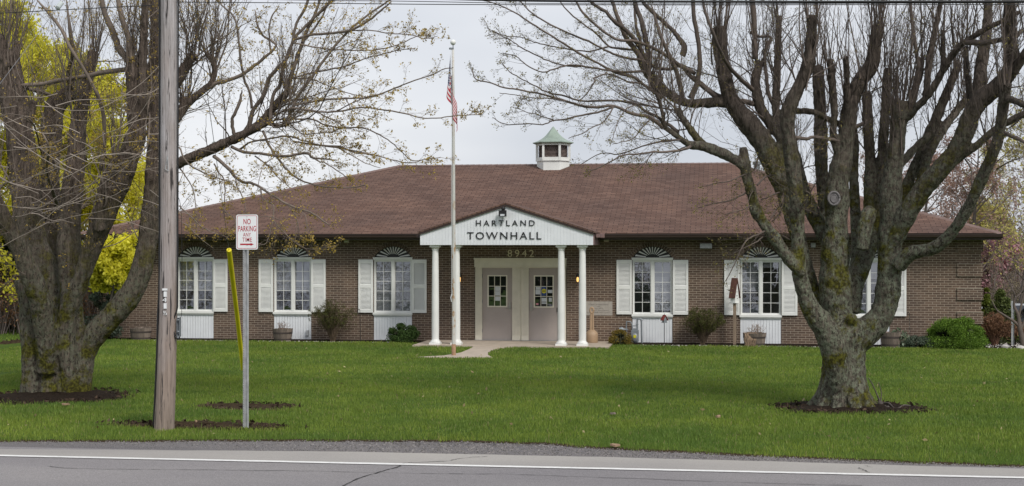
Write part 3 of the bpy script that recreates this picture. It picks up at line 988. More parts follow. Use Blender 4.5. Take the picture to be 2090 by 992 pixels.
d2 = door(xd, xe_, bx(1089), bx(1130), bz(1110,628), bz(1110,562), False)
def notice(do, px0, px1, py0, py1, m, name="notice"):
    k = MB(); a, b = bx(px0), bx(px1); z0_, z1_ = bz((px0+px1)/2, py1), bz((px0+px1)/2, py0)
    k.box(a, b, .070, .073, z0_, z1_)
    o_ = part(name, k, m, do); return o_
def Z3(zx, zy): return 985+zx/11.02, 550+zy/11.02
for (a, b, c, d_) in ((272,392,378,486), (272,392,490,585), (272,392,612,705)):
    x0_, y0_ = Z3(a, c); x1_, y1_ = Z3(b, d_); notice(d1, x0_, x1_, y0_, y1_, MT['paper'])
for (a, b, c, d_) in ((1190,1290,375,455), (1182,1290,460,562), (1460,1565,462,530), (1320,1430,640,728), (1322,1432,742,775), (1482,1552,638,728)):
    x0_, y0_ = Z3(a, c); x1_, y1_ = Z3(b, d_); notice(d2, x0_, x1_, y0_, y1_, MT['paper'])
x0_, y0_ = Z3(1315, 380); x1_, y1_ = Z3(1432, 590); notice(d2, x0_, x1_, y0_, y1_, MT['blue'], "sticker")
k = MB(); a_, b_ = Z3(1374, 488); k.ball((bx(a_), .068, bz(a_, b_)), .068, .004, .068, 16, 8); part("sticker", k, MT['yellowdisc'], d2)
k = MB(); k.box(bx(a_)-.05, bx(a_)+.05, .0625, .066, bz(a_,b_)-.012, bz(a_,b_)+.012); part("sticker", k, MT['black'], d2)
k = MB(); a_, b_ = Z3(1220, 780); k.ball((bx(a_), .068, bz(a_, b_)), .042, .004, .028, 14, 8); part("sticker", k, MT['pink'], d2)
k = MB(); k.box(bx(1136), bx(1141), .03, .06, bz(1138,637), bz(1138,628)); part("card_reader", k, MT['black'], hall)
th_ = MB(); th_.box(dx0, dx1, -.03, .12, 0, .012); part("threshold", th_, MT['greymetal'], hall)

# wall lamps by the door
m, nt, b = nodes_of("lamp_glow"); b.inputs["Base Color"].default_value = (.9,.6,.25,1)
b.inputs["Emission Color"].default_value = (1.0,.55,.16,1); b.inputs["Emission Strength"].default_value = .9
MT['glow'] = m
def wall_lamp(px, py):
    X_ = bx(px); Z_ = bz(px, py)
    k = MB(); k.box(X_-.03, X_+.03, -.015, 0, Z_-.02, Z_+.18); k.bar((X_, -.01, Z_+.14), (X_, -.12, Z_+.17), .012)
    k.lathe([(.012,.20),(.03,.175),(.075,.12),(.07,.105)], (X_, -.13, Z_), 8); k.lathe([(.05,-.085),(.05,-.07),(.02,-.11)][::-1], (X_, -.13, Z_), 8)
    for a in range(4):
        aa = a*math.pi/2+.78; k.bar((X_+.065*math.cos(aa), -.13+.065*math.sin(aa), Z_+.11), (X_+.045*math.cos(aa), -.13+.045*math.sin(aa), Z_-.08), .006, 4)
    o_ = part("wall_lamp", k, MT['black'], hall)
    g = MB(); g.lathe([(.022,-.06),(.034,-.02),(.036,.03),(.022,.08)], (X_, -.13, Z_), 12); part("lamp_glass", g, MT['glow'], o_, smooth=True)
wall_lamp(1180, 571); wall_lamp(940, 571)

# cornerstone with cut lettering
cs = MB(); x0_, x1_ = bx(1192), bx(1250); z1_, z0_ = bz(1220,615), bz(1220,643.5)
cs.box(x0_, x1_, -.008, .05, z0_, z1_)
cso = part("cornerstone", cs, MT['stone'], hall)
def Z4(zx, zy): return 1190+zx/19.84, 605+zy/19.84
MT['cut'] = M("cut_lettering", (.17,.155,.14), .9)
for body, a, b, c, d_ in (("TOWN OF HARTLAND", 205,1035,355,300), ("1967", 560,690,425,385), ("ERECTED BY", 480,830,500,465), ("R.F. SULLIVAN", 440,1030,585,540), ("SUPERVISOR 1972 - 1977", 150,1075,670,630)):
    (xa_, ya_), (xb_, yb2) = Z4(a, c), Z4(b, d_)
    w = bx(xb_)-bx(xa_); h = bz(1220,yb2)-bz(1220,ya_)
    part("stone_lettering", text_mb(body, w, h, .004, (bx(xa_), -.011, bz(1220,ya_))), MT['cut'], cso)

# fixtures under the eave
def box_light(px0, px1, py0, py1, m, name, dep=.22):
    k = MB(); a, b = bx(px0), bx(px1); z1_, z0_ = bz(px0, py0), bz(px0, py1)
    k.hexa([(a,-dep,z0_+.02),(b,-dep,z0_+.02),(b,-.0,z0_),(a,-.0,z0_)], [(a,-dep+.02,z1_),(b,-dep+.02,z1_),(b,0,z1_),(a,0,z1_)])
    part(name, k, m, hall)
box_light(1429, 1453, 497, 508, MT['galv'], "flood_light"); box_light(1655, 1664, 496, 506, MT['galv'], "eave_light", .12)
box_light(1233, 1243, 488, 493, MT['cream'], "eave_light", .12); box_light(704, 713, 489, 496, MT['cream'], "eave_light", .12)
box_light(625, 630, 674, 686, MT['galv'], "outlet_box", .06)

# cupola on the ridge
cup = at(1129, 330, Y=FY+yr-.25)
ccx, ccy = cup.x-CX, FY+yr-.25-FY
ZK = lambda py: at(1129, py, Y=FY+yr-.25).z
def hexring(R_, z, rot=math.pi/6*0): return [(ccx+R_*math.cos(math.pi/3*k+rot), ccy+R_*math.sin(math.pi/3*k+rot), z) for k in range(6)]
def hexloft(rs):
    mb = MB(); rings = [hexring(r_, z) for r_, z in rs]
    for r_ in rings: mb.v.extend(r_)
    for i in range(len(rings)-1):
        for k in range(6):
            mb.f.append((i*6+k, i*6+(k+1)%6, (i+1)*6+(k+1)%6, (i+1)*6+k))
    mb.f.append(tuple(range(5,-1,-1))); mb.f.append(tuple((len(rings)-1)*6+k for k in range(6)))
    return mb
s0 = 16.7/1000
R0 = .585
cu1 = hexloft([(R0-.03, 5.0),(R0-.03, ZK(329.5))])
cu1b = hexloft([(R0+.015, ZK(329.5)),(R0+.015, ZK(327))])
def cup_frame():
    mb = MB()
    zb, zt_ = ZK(327), ZK(295)
    for r_, a, b in ((R0, zb, ZK(322)), (R0, ZK(297.5), zt_)):
        h = hexloft([(r_, a), (r_, b)]); mb.add(h.v, h.f)
    for k in range(6):
        a = math.pi/3*k
        p = Vector((ccx+(R0-.03)*math.cos(a), ccy+(R0-.03)*math.sin(a), 0))
        mb.box(p.x-.036, p.x+.036, p.y-.036, p.y+.036, zb, zt_)
    return mb
cuo = part("cupola", merge(cu1, cu1b, cup_frame()), MT['white'], hall)
lv = MB()
for k in range(6):
    a0_, a1_ = math.pi/3*k, math.pi/3*(k+1)
    p0 = Vector((ccx+(R0-.02)*math.cos(a0_), ccy+(R0-.02)*math.sin(a0_), 0)); p1 = Vector((ccx+(R0-.02)*math.cos(a1_), ccy+(R0-.02)*math.sin(a1_), 0))
    nrm = ((p0+p1)/2 - Vector((ccx, ccy, 0))).normalized()
    for j in range(9):
        z = lerp(ZK(322), ZK(298), (j+.5)/9)
        q0, q1 = p0-nrm*.06, p1-nrm*.06
        lv.hexa([(q0.x,q0.y,z-.02),(q1.x,q1.y,z-.02),(q1.x-nrm.x*.01,q1.y-nrm.y*.01,z-.02),(q0.x-nrm.x*.01,q0.y-nrm.y*.01,z-.02)],
                [(q0.x-nrm.x*.05,q0.y-nrm.y*.05,z+.02),(q1.x-nrm.x*.05,q1.y-nrm.y*.05,z+.02),(q1.x-nrm.x*.06,q1.y-nrm.y*.06,z+.02),(q0.x-nrm.x*.06,q0.y-nrm.y*.06,z+.02)])
part("cupola_louvres", lv, MT['louvre'], cuo)
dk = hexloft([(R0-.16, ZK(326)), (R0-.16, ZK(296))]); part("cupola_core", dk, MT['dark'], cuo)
prof = [(.70,292.5),(.70,291),(.64,290),(.52,287.5),(.41,284),(.31,279.5),(.225,274.5),(.15,269),(.085,264),(.035,260),(.008,258)]
cr_ = hexloft([(.60,ZK(295))]+[(r_, ZK(z_)) for r_, z_ in prof])
part("cupola_roof", cr_, MT['copper'], cuo, smooth=True, angle=25)

vp = at(1545, 345, Y=FY+8.5)
k = MB(); k.lathe([(.10,-.8),(.10,.12),(.10,.14),(.15,.15),(.15,.24),(.10,.25)], (vp.x-CX, vp.y-FY, vp.z), 12)
part("vent_pipe", k, MT['greymetal'], hall, smooth=True)
# ================================================================== TREES
def smooth_path(pts, n=4):
    """Catmull-Rom through [(Vector, r)]"""
    if len(pts) < 3: return pts
    out = []
    P_ = [pts[0]] + pts + [pts[-1]]
    for i in range(1, len(P_)-2):
        (a, ra), (b, rb_), (c, rc), (d, rd) = P_[i-1], P_[i], P_[i+1], P_[i+2]
        for k in range(n):
            t = k/n; t2 = t*t; t3 = t2*t
            p = .5*((2*b)+(c-a)*t+(2*a-5*b+4*c-d)*t2+(3*b-a-3*c+d)*t3)
            out.append((p, rb_+(rc-rb_)*t))
    out.append(pts[-1])
    return out

def trace(s, Yt, d0=0.0, d1=0.0, r0=None, r1=None, wob=0.0):
    """Outline read off the photo: 'x,y,r x,y,r ...' put at real distances Yt+d0 .. Yt+d1."""
    P_ = [tuple(float(q) for q in t.split(',')) for t in s.split()]
    n = len(P_); out = []
    for i, p in enumerate(P_):
        t = i/(n-1)
        Y = Yt + lerp(d0, d1, t) + (random.uniform(-wob, wob) if 0 < i < n-1 else 0)
        r = p[2] if len(p) > 2 else lerp(r0, r1, t)
        out.append((at(p[0], p[1], Y=Y), r*Y/F))
    return out

def rot_dir(t, ang, az):
    t = t.normalized()
    u = t.cross(Vector((0,0,1)))
    if u.length < .1: u = t.cross(Vector((1,0,0)))
    u.normalize(); w = t.cross(u)
    return (t*math.cos(ang) + (u*math.cos(az)+w*math.sin(az))*math.sin(ang)).normalized()

class Woody:
    """Collects a tree's small wood: branches (n-sided tubes) and twigs (3-sided), and bud positions."""
    def __init__(s, seed=1):
        s.br = MB(); s.tw = MB(); s.buds = []; s.R = random.Random(seed)
    def grow(s, p, d, L, r, level, up=.0, wig=.22, nch=(3,5), ratio=.5, minr=.0016, budp=1.0, spread=(.45,.95), n=None):
        R = s.R
        n = n or max(4, min(9, int(L/.22)+3))
        path = [(p.copy(), r)]
        q = p.copy(); dd = d.copy()
        for i in range(1, n+1):
            dd = (dd + Vector((R.uniform(-wig,wig), R.uniform(-wig,wig), R.uniform(-wig,wig)+up*.3))).normalized()
            q = q + dd*(L/n)
            path.append((q.copy(), max(minr*.8, r*(1-.72*i/n))))
        (s.br if r > .012 else s.tw).tube(path, 5 if r > .012 else 3, cap=False)
        if level > 0:
            k = R.randint(*nch)
            for j in range(k):
                t = R.uniform(.18, .97); i = min(n-1, int(t*n))
                a = path[i][0].lerp(path[i+1][0], t*n-i)
                tg = path[i+1][0]-path[i][0]
                s.grow(a, rot_dir(tg, R.uniform(*spread), R.uniform(0, 6.28)), L*ratio*R.uniform(.6,1.15)*(1.1-.5*t), max(minr, path[i][1]*.6), level-1, up, wig, nch, ratio, minr, budp, spread)
        if R.random() < budp: s.buds.append(path[-1][0])
        if R.random() < budp*.6: s.buds.append(path[-2][0])
        return path
    def clothe(s, path, per_m, L, r, level=1, up=.3, t0=.1, budp=1.0, spread=(.45,1.0), wig=.2, nch=(2,4), flat=.6, minr=.0016, taper=True):
        """side twigs along a path"""
        R = s.R
        tot = sum((path[i+1][0]-path[i][0]).length for i in range(len(path)-1))
        acc = 0
        nxt = tot*t0 + R.uniform(0, 1/per_m)
        for i in range(len(path)-1):
            a, b = path[i][0], path[i+1][0]; l = (b-a).length
            while nxt < acc+l:
                t = (nxt-acc)/max(l, 1e-6); q = a.lerp(b, t)
                f = (nxt/tot)
                rr = min(r, max(minr, lerp(path[i][1], path[i+1][1], t)*.6))
                d = rot_dir(b-a, R.uniform(*spread), R.uniform(0, 6.28))
                LL = L*R.uniform(.35,1.2)*((1.15-.7*f) if taper else 1)
                s.grow(q, d, LL, rr, level, up, wig, nch, .5, minr, budp)
                nxt += R.expovariate(per_m) + .02
            acc += l
        s.buds.append(path[-1][0])
    def shoots(s, c, rad_, n, L, r, up=.35, lean=(0,0), level=1, budp=.3, cone=.35, wig=.10):
        """a burst of upright sprouts from a cut limb end"""
        R = s.R
        for _ in range(n):
            a = R.uniform(0, 6.28); q = R.random()**.5*rad_
            p = c + Vector((q*math.cos(a), q*math.sin(a), R.uniform(-rad_*1.4, rad_*.2)))
            cn = cone*R.choice((.5, 1, 1, 2.2))
            d = Vector((math.cos(a)*cn*R.random()+lean[0], math.sin(a)*cn*R.random()+lean[1], 1)).normalized()
            rr = r*R.choice((.3, .35, .45, .6, .9, 1.3))
            path = s.grow(p, d, L*R.uniform(.3, .8 if rr < r*.5 else 1.25), rr, level, up*R.uniform(.2,1.1), wig*R.uniform(.7,1.8), (2,6), .36, budp=budp, spread=(.3,.9))
    def finish(s, root, loc, bark, twigmat, budmat=None, budsize=.02, budn=3, name_br="limb_wood"):
        if s.br.v: part("branches", s.br, bark, root, sub=loc, smooth=True, angle=None)
        if s.tw.v: part("twigs", s.tw, twigmat, root, sub=loc, smooth=True, angle=None)
        if budmat and s.buds:
            P_ = np.array([tuple(b) for b in s.buds])
            leaf_cloud("buds", P_, budsize, budn, budmat, root, loc, spread=budsize*1.6)

def leaf_cloud(name, P_, size, per, m, root=None, sub=None, spread=.1, up=0.0, aspect=1.6, jitter=.5):
    """per small leaf faces scattered round each point of P_ (numpy)"""
    n = len(P_)*per
    c = np.repeat(P_, per, 0) + rng.normal(0, spread, (n,3))
    a = rng.normal(0, 1, (n,3)); a /= np.linalg.norm(a, axis=1)[:,None]
    b = rng.normal(0, 1, (n,3)); b[:,2] *= (1-up)
    b -= a*(a*b).sum(1)[:,None]; b /= np.linalg.norm(b, axis=1)[:,None]+1e-9
    s = (size*rng.uniform(1-jitter, 1+jitter, n))[:,None]
    V = np.stack([c-a*s*.5*aspect, c-b*s*.45, c+a*s*.5*aspect, c+b*s*.45], 1).reshape(-1,3)
    Fc = np.arange(n*4).reshape(-1,4)
    return np_mesh(name, V, Fc, m, root, sub)

BARK_R = mat_bark("maple_bark", (.13,.112,.09), (.105,.085,.072), .5, (.215,.235,.17), 4.0)
BARK_L = mat_bark("old_maple_bark", (.155,.128,.102), (.140,.110,.092), .75, (.175,.18,.13), 2.6)
TWIG = M("twig_bark", (.105,.082,.07), .85, .3, 3, island=.25)
TWIG_L = M("pale_twig_bark", (.30,.255,.22), .85, .3, 2, island=.35)
BUD_R = mat_leaf("small_buds", (.16,.12,.05), (.22,.20,.05), .2)
BUD_L = mat_leaf("opening_buds", (.30,.22,.05), (.50,.36,.09), .4)

def big_wood(name, paths, root, loc, m, voxel=.028, extra=None, thin=.96):
    mb = MB()
    for p in paths:
        p = smooth_path(p, 5)
        # knobbly limbs
        s_ = random.uniform(0, 6)
        q = [(a, r*thin*(1+.035*math.sin(i*.55+s_)+.02*math.sin(i*1.3+s_))) for i, (a, r) in enumerate(p)]
        mb.tube(q, 16)
    if extra: extra(mb)
    o = part(name, mb, m, root, sub=loc, smooth=True, angle=None)
    md = o.modifiers.new("union", 'REMESH'); md.mode = 'VOXEL'; md.voxel_size = voxel; md.use_smooth_shade = True
    sm = o.modifiers.new("soften", 'SMOOTH'); sm.factor = .5; sm.iterations = 1
    tx = bpy.data.textures.new(name+"_relief", 'CLOUDS'); tx.noise_scale = .09; tx.noise_depth = 3
    dp = o.modifiers.new("relief", 'DISPLACE'); dp.texture = tx; dp.strength = .035; dp.mid_level = .5; dp.texture_coords = 'LOCAL'
    return o

# ------------------------------------------------------------------ RIGHT MAPLE
YR = PR.y
locR = (PR.x, PR.y, ground_z(PR.x, PR.y))
treeR = thing("maple_tree", locR, "bare multi-stemmed maple with mossy grey bark, alone before the building's last windows", "tree", "pollarded maples on the lawn")
W = Woody(11)
T = lambda s, d0=0, d1=0: trace(s, YR, d0, d1)
RL = dict(
 trunk=T("1718,850,60 1718,832,56 1720,815,50 1722,780,47 1722,740,47 1722,705,50 1722,672,52 1722,650,44"),
 A=T("1712,800,18 1706,745,26 1700,705,32 1680,665,26 1656,632,22 1641,595,18 1631,550,16 1628,482,15 1627,440,16 1625,395,17 1619,345,17 1611,290,16 1607,240,17 1617,205,16 1637,165,14 1651,125,15 1656,75,13 1658,30,12", -.3, -1.2),
 B=T("1690,660,20 1668,618,17 1645,545,16 1628,480,17 1614,428,19 1600,385,22 1580,335,25 1556,290,25 1530,255,24 1505,225,20 1489,195,16 1478,150,17 1471,105,17 1468,55,16", .2, .4),
 B2=T("1500,212,13 1470,209,12 1440,210,11 1408,211,10 1385,204,10 1362,190,11 1345,178,12 1330,160,12 1321,148,9", .4, .2),
 C=T("1640,560,11 1616,537,13 1598,512,14 1582,488,14 1567,468,13 1552,445,12 1543,430,14 1538,410,12 1532,388,12 1525,362,12 1520,335,13 1517,300,9", -.7, -1.0),
 C1=T("1521,340,12 1502,328,11 1480,315,12 1455,305,12 1430,298,11 1410,296,9 1392,286,7 1372,270,6 1356,258,6 1353,235,5 1343,200,4.5 1330,170,4", -1.0, -1.4),
 C2=T("1445,303,9 1425,285,9 1408,262,8 1392,240,8 1382,222,8", -1.0, -.8),
 A2=T("1612,395,14 1608,330,13 1597,285,13 1575,255,13 1556,228,12 1546,198,12 1542,160,11 1552,125,9", .2, .8),
 A3=T("1592,262,10 1585,240,9 1583,205,9 1586,155,9 1588,90,8 1590,32,7", .5, .9),
 D=T("1716,700,34 1712,660,34 1706,610,34 1704,565,35 1705,520,33 1706,482,27 1707,450,25 1708,410,27 1709,375,26 1716,340,24 1724,305,19 1729,265,18 1733,225,18 1742,195,17 1758,162,17 1778,135,17 1786,95,14 1790,50,12", 0, -.2),
 Fm=T("1704,520,18 1690,490,18 1672,460,17 1655,428,17 1640,392,15 1630,350,14 1620,310,12 1604,270,11 1594,225,10", .1, 1.0),
 G=T("1692,480,14 1685,430,14 1680,385,15 1676,330,15 1675,280,15 1674,230,14 1671,170,13 1670,135,13", .5, .9),
 H=T("1748,700,30 1775,672,30 1798,645,28 1810,610,27 1815,565,27 1816,520,27 1816,482,26 1819,445,25 1818,400,24 1823,350,21 1829,305,18 1833,270,17 1836,235,20 1838,205,19", 0, -.3),
 H2=T("1836,235,11 1852,240,9 1868,222,9 1885,205,8 1902,183,8 1922,148,8 1942,115,8 1962,92,7 1990,72,6 2030,50,6 2080,25,5", -.2, -1.2),
 I=T("1820,500,20 1838,462,22 1858,425,22 1885,385,22 1915,350,21 1945,315,20 1968,275,20 1984,230,20 2005,202,20 2032,180,19 2055,155,18 2066,125,17 2062,85,15 2060,30,13 2062,-30,11", -.2, -1.6),
 I2=T("1995,215,14 2000,170,15 2003,130,14 2012,80,12 2016,30,10 2018,-30,9", -.5, 0),
 J=T("1832,545,18 1855,519,16 1880,512,15 1905,507,14 1930,488,14 1952,462,13 1970,435,13 1990,395,13 2010,350,13 2030,305,13 2042,262,12 2047,215,12 2055,170,12", -.3, -1.9),
 K=T("1742,640,16 1746,580,19 1757,548,20 1770,515,19 1783,480,17 1793,450,15 1797,410,12 1800,350,11 1802,300,11 1806,240,11 1810,180,11 1812,140,10", .3, 1.1),
 K1=T("1775,500,12 1773,430,12 1774,370,12 1776,330,12 1773,285,12 1771,235,12 1769,190,11", .5, 1.3),
 K3=T("1742,580,13 1748,530,13 1748,470,13 1744,400,11 1743,345,10 1744,295,10 1738,240,8", .4, 1.4),
 Mh=T("1760,510,14 1764,470,18 1772,440,18 1782,425,12", -.35, -.3),
 N=T("1812,480,13 1826,445,13 1838,412,12 1854,372,12 1870,335,12 1886,300,12 1900,265,12 1914,235,11 1932,190,10 1948,152,9 1956,128,7", .4, .9),
 O=T("1866,395,10 1882,360,11 1892,322,11 1908,290,10 1922,268,10 1940,243,9 1956,222,9 1975,200,8", .3, .9),
 P=T("1826,345,9 1845,328,9 1865,305,9 1885,286,9 1905,270,8", .1, .3),
 Q=T("1950,330,9 1968,314,9 1990,300,9 2010,282,8 2035,262,8 2062,247,8 2090,233,8 2130,215,7", -.6, -1.2),
 D2=T("1716,330,12 1706,300,9 1700,265,8 1703,230,8 1700,190,9 1697,150,9 1694,120,8", -.1, -.5),
 D3=T("1731,250,8 1729,205,8 1728,160,7 1727,115,7", -.2, -.6),
 S1=T("1733,262,7 1700,248,7 1680,238,7 1655,228,7 1612,226,7", .1, .2),
 R1=T("1985,235,7 1978,190,7 1972,140,7 1970,95,6", -.3, .2),
 R2=T("2070,150,10 2085,120,10 2105,90,9 2120,40,8", -1.4, -1.8),
 R3=T("2046,200,8 2070,205,8 2095,215,7 2130,225,6", -1.8, -2.4),
 R4=T("1925,150,6 1925,110,6 1924,60,5", -.6, -.6),
 R5=T("1890,200,8 1893,160,8 1898,120,8 1906,75,7 1915,30,6 1925,-20,5", .2, .6),
 R6=T("1855,235,10 1866,190,9 1876,150,9 1880,120,8", .2, .6),
)
def flare(mb):
    for k in range(9):
        a = 2*math.pi*k/9 + .2
        L = random.uniform(.40,.50)
        b = Vector(locR)
        mb.tube([(b+Vector((math.cos(a)*.24, math.sin(a)*.24, .60)), .12), (b+Vector((math.cos(a)*.31, math.sin(a)*.31, .25)), .13),
                 (b+Vector((math.cos(a)*L, math.sin(a)*L, .04)), .11), (b+Vector((math.cos(a)*(L+.13), math.sin(a)*(L+.13), -.08)), .08)], 8)
    k = at(1702, 405, Y=YR-.20); mb.ball(tuple(k), .13, .10, .15, 12, 8)
    k = at(1737, 652, Y=YR-.33); mb.ball(tuple(k), .11, .10, .11, 12, 8)
    k = at(1614, 428, Y=YR-.75); mb.ball(tuple(k), .06, .06, .06)
big_wood("trunk", [RL[k] for k in RL], treeR, locR, BARK_R, .024, flare, .90)
# the healed wound
k = MB()
wc = at(1702, 405, Y=YR-.335)
k.ball(tuple(wc), .078, .022, .098, 14, 8, .03)
k.tube([(wc+Vector((.088*math.cos(a), -.012, .108*math.sin(a))), .019) for a in [2*math.pi*i/20 for i in range(21)]], 8, jit=.08)
k.tube([(wc+Vector((.05*math.cos(a), -.018, .065*math.sin(a))), .008) for a in [2*math.pi*i/16 for i in range(17)]], 6, jit=.1)
wound = part("pruning_scar", k, M("grey_scar", (.16,.15,.155), .85, .35, 14), treeR, sub=locR, smooth=True, angle=None)

medR = [
 ("1463,200 1432,173 1410,155 1389,134 1370,139 1350,141 1333,134 1300,120", 5, 3, .3),
 ("1541,212 1506,205 1463,194 1432,173 1415,158", 5.5, 5, -.3),
 ("1393,113 1398,95 1385,75 1372,60 1350,39 1330,22 1310,0 1290,-25", 6, 3, .4),
 ("1410,201 1421,176 1428,141 1427,88 1417,28 1415,-30", 6, 4, .2),
 ("1541,187 1506,155 1485,130 1470,102 1453,63 1439,25 1430,-20", 4.5, 2.5, -.8),
 ("1393,203 1386,166 1372,127 1354,85 1340,49 1330,10", 5, 3, -.3),
 ("1541,120 1541,90 1540,70 1536,21 1534,-20", 6, 5, .9),
 ("1580,215 1569,190 1566,159 1562,106 1573,78 1550,74 1530,67", 4, 2.5, .0),
 ("1321,148 1326,127 1320,92 1309,46 1297,5 1290,-30", 6.5, 4, .2),
 ("1321,150 1310,125 1295,100 1280,78 1265,45 1252,12 1240,-20", 6, 3.5, .0),
 ("1319,130 1308,100 1296,82 1272,58 1256,46 1235,25 1214,10 1190,-12", 5.5, 2.5, -.3),
 ("1418,150 1390,133 1345,105 1300,85 1256,78 1221,56 1189,25 1172,-5", 4, 2, -.5),
 ("1328,165 1316,150 1305,120 1309,90 1300,53 1295,7", 4, 2.5, .4),
 ("1352,200 1330,183 1292,159 1256,148 1221,130 1186,109 1154,92 1122,71 1087,49 1048,25 1013,7 980,0", 3.6, 1.0, -.6),
 ("1330,140 1313,123 1270,116 1235,102 1200,85 1158,67 1115,46 1080,21 1062,3 1040,-15", 3, 1, -.3),
 ("1319,150 1310,146 1270,148 1228,141 1186,136 1158,134 1129,141 1108,146 1076,134 1052,116 1027,109", 2.8, .8, -.7),
 ("1186,136 1158,134 1119,124 1090,112 1066,99 1041,81 1013,67 995,58", 1.8, .7, -.9),
 ("1242,95 1200,104 1150,99 1115,92 1091,85 1066,78 1031,74 1005,62", 1.8, .7, -.2),
 ("1330,120 1299,102 1270,98 1242,95 1214,67 1186,46 1158,21 1140,0", 2.8, 1.2, .1),
 ("1310,170 1280,165 1245,150 1215,160 1213,165 1200,190 1180,208", 2, 1, -.9),
 ("1354,261 1326,240 1301,229 1330,243 1292,233 1253,217 1207,219 1172,212 1136,201 1101,192 1066,183 1031,180 995,169 971,162 963,141".replace("1301,229 1330,243 ", ""), 3.8, .9, -1.8),
 ("1385,270 1350,242 1315,226 1299,215 1270,208 1235,206 1189,205 1154,196 1119,190 1094,176 1066,162 1041,145 1023,127", 3.4, .8, -1.3),
 ("1253,217 1228,226 1189,236 1154,243 1129,247 1108,254 1066,254 1031,252 1006,240", 2.2, .8, -2.0),
 ("1129,245 1101,236 1073,229 1052,219", 1.2, .6, -2.1),
 ("1253,217 1235,247 1207,261 1186,272 1161,282", 1.6, .6, -2.2),
 ("1207,219 1180,212 1154,208 1120,200 1088,200 1050,195 1020,190", 1.6, .7, -2.0),
 ("1300,212 1275,225 1262,250 1250,280 1245,300", 1.3, .5, -1.9),
 ("1340,232 1310,260 1290,285 1270,290 1250,295", 1.5, .6, -2.0),
 ("1410,296 1403,303 1368,310 1333,310 1299,314 1270,317 1242,332 1214,346 1195,350", 3, .8, -1.9),
 ("1392,286 1382,286 1350,289 1315,296 1299,303 1263,314 1228,314 1186,335", 2.4, .8, -1.6),
 ("1333,310 1318,330 1305,345", 1.2, .6, -1.9),
 ("1548,320 1540,345 1530,352 1515,360 1490,368 1465,373 1440,380", 2, .8, -1.6),
 ("1527,392 1500,405 1480,412 1455,415 1425,424", 2, .8, -1.3),
 ("1536,418 1515,428 1500,433 1480,438", 1.4, .7, -1.3),
 ("1545,378 1565,362 1580,357", 2.2, 1.5, -.5),
 ("1597,391 1575,398 1553,408", 2, 1.2, -.2),
 ("1612,490 1590,478 1562,480 1540,495 1505,512 1495,520", 2, .8, -1.2),
 ("1565,470 1545,480 1520,495 1500,540 1480,575", 2, .8, -1.4),
 ("1540,395 1535,390 1528,412 1520,440 1505,460", .9, .4, -1.4),
 ("1600,392 1597,420 1588,440 1575,452", 1.6, .9, -.6), ("1600,392 1594,415 1580,435 1568,455", 1.6, .9, -.7), ("1600,392 1592,410 1575,422", 1.2, .6, -.8),
 ("1970,325 1980,345 1985,380 1990,400", 2, 1, -1.0),
 ("2050,270 2080,285 2110,300", 4, 3, -2.2), ("2035,345 2060,330 2090,320", 2, 1, -2.2),
 ("1962,84 1985,86 2010,87 2050,81 2075,72 2088,58", 5.5, 4.5, -1.2),
 ("1880,150 1872,120 1868,90 1862,40 1858,-10", 4, 3, .5),
 ("1772,246 1745,260 1722,270", 4, 4, .9), ("1612,278 1640,284 1660,279 1690,284 1726,291", 4, 3.2, .9),
 ("1650,430 1655,400 1645,390", 3, 2, -1.1),
]
def proj(p):
    d = p.y*cp - p.x*sp
    return 1045+F*(p.x*cp+p.y*sp)/d, 500-F*(p.z-ZC)/d
def sample_limbs(paths):
    out = []
    for p in paths:
        for (q, r) in smooth_path(p, 6): out.append((*proj(q), q.y, r*F/q.y))
    return out
def snap(samples, px, py, big=1.4):
    best = min(samples, key=lambda s: math.hypot(s[0]-px, s[1]-py)-s[3]*big)
    return best[2], math.hypot(best[0]-px, best[1]-py)-best[3]
def med_path(samples, P_, a, b, Yt, d, k=1.05):
    n = len(P_); y0, e0 = snap(samples, *P_[0]); y1, e1 = snap(samples, *P_[-1])
    if e0 > 14: y0 = Yt+d
    join_end = e1 < 6 and b >= 2.5
    path = []
    for i, (px, py_2) in enumerate(P_):
        t = i/(n-1)
        Y = lerp(y0, Yt+d, min(1, t*1.6)) if not join_end else lerp(y0, y1, t)
        jx = random.uniform(-1.6, 1.6) if 0 < i < n-1 else 0; jy = random.uniform(-1.6, 1.6) if 0 < i < n-1 else 0
        r = lerp(a, b, t**.8)*random.uniform(.9, 1.1)
        if i == n-1 and not join_end and -5 < py_2: r = min(r, 1.0)
        path.append((at(px+jx, py_2+jy, Y=Y), r*Y/F*k))
    path = smooth_path(path, 4)
    for q, r in path[::2]: samples.append((*proj(q), q.y, r*F/q.y))
    return [(q+Vector((random.uniform(-.006,.006), 0, random.uniform(-.006,.006))), r) for q, r in path]
SR = sample_limbs(list(RL.values()))
medpaths = []
for s_, a, b, d in medR:
    P_ = [tuple(float(q) for q in t.split(',')) for t in s_.split()]
    path = med_path(SR, P_, a, b, YR, d)
    W.br.tube(path, 7, jit=.07, cap=True)
    medpaths.append((a, path))
for a, path in medpaths:
    thin = a < 4.2
    W.clothe(path, 8.5 if thin else 6, .6 if thin else .85, .0040, 2, up=.10, t0=.10, budp=.7, spread=(.35,.9), wig=.2, nch=(3,5))
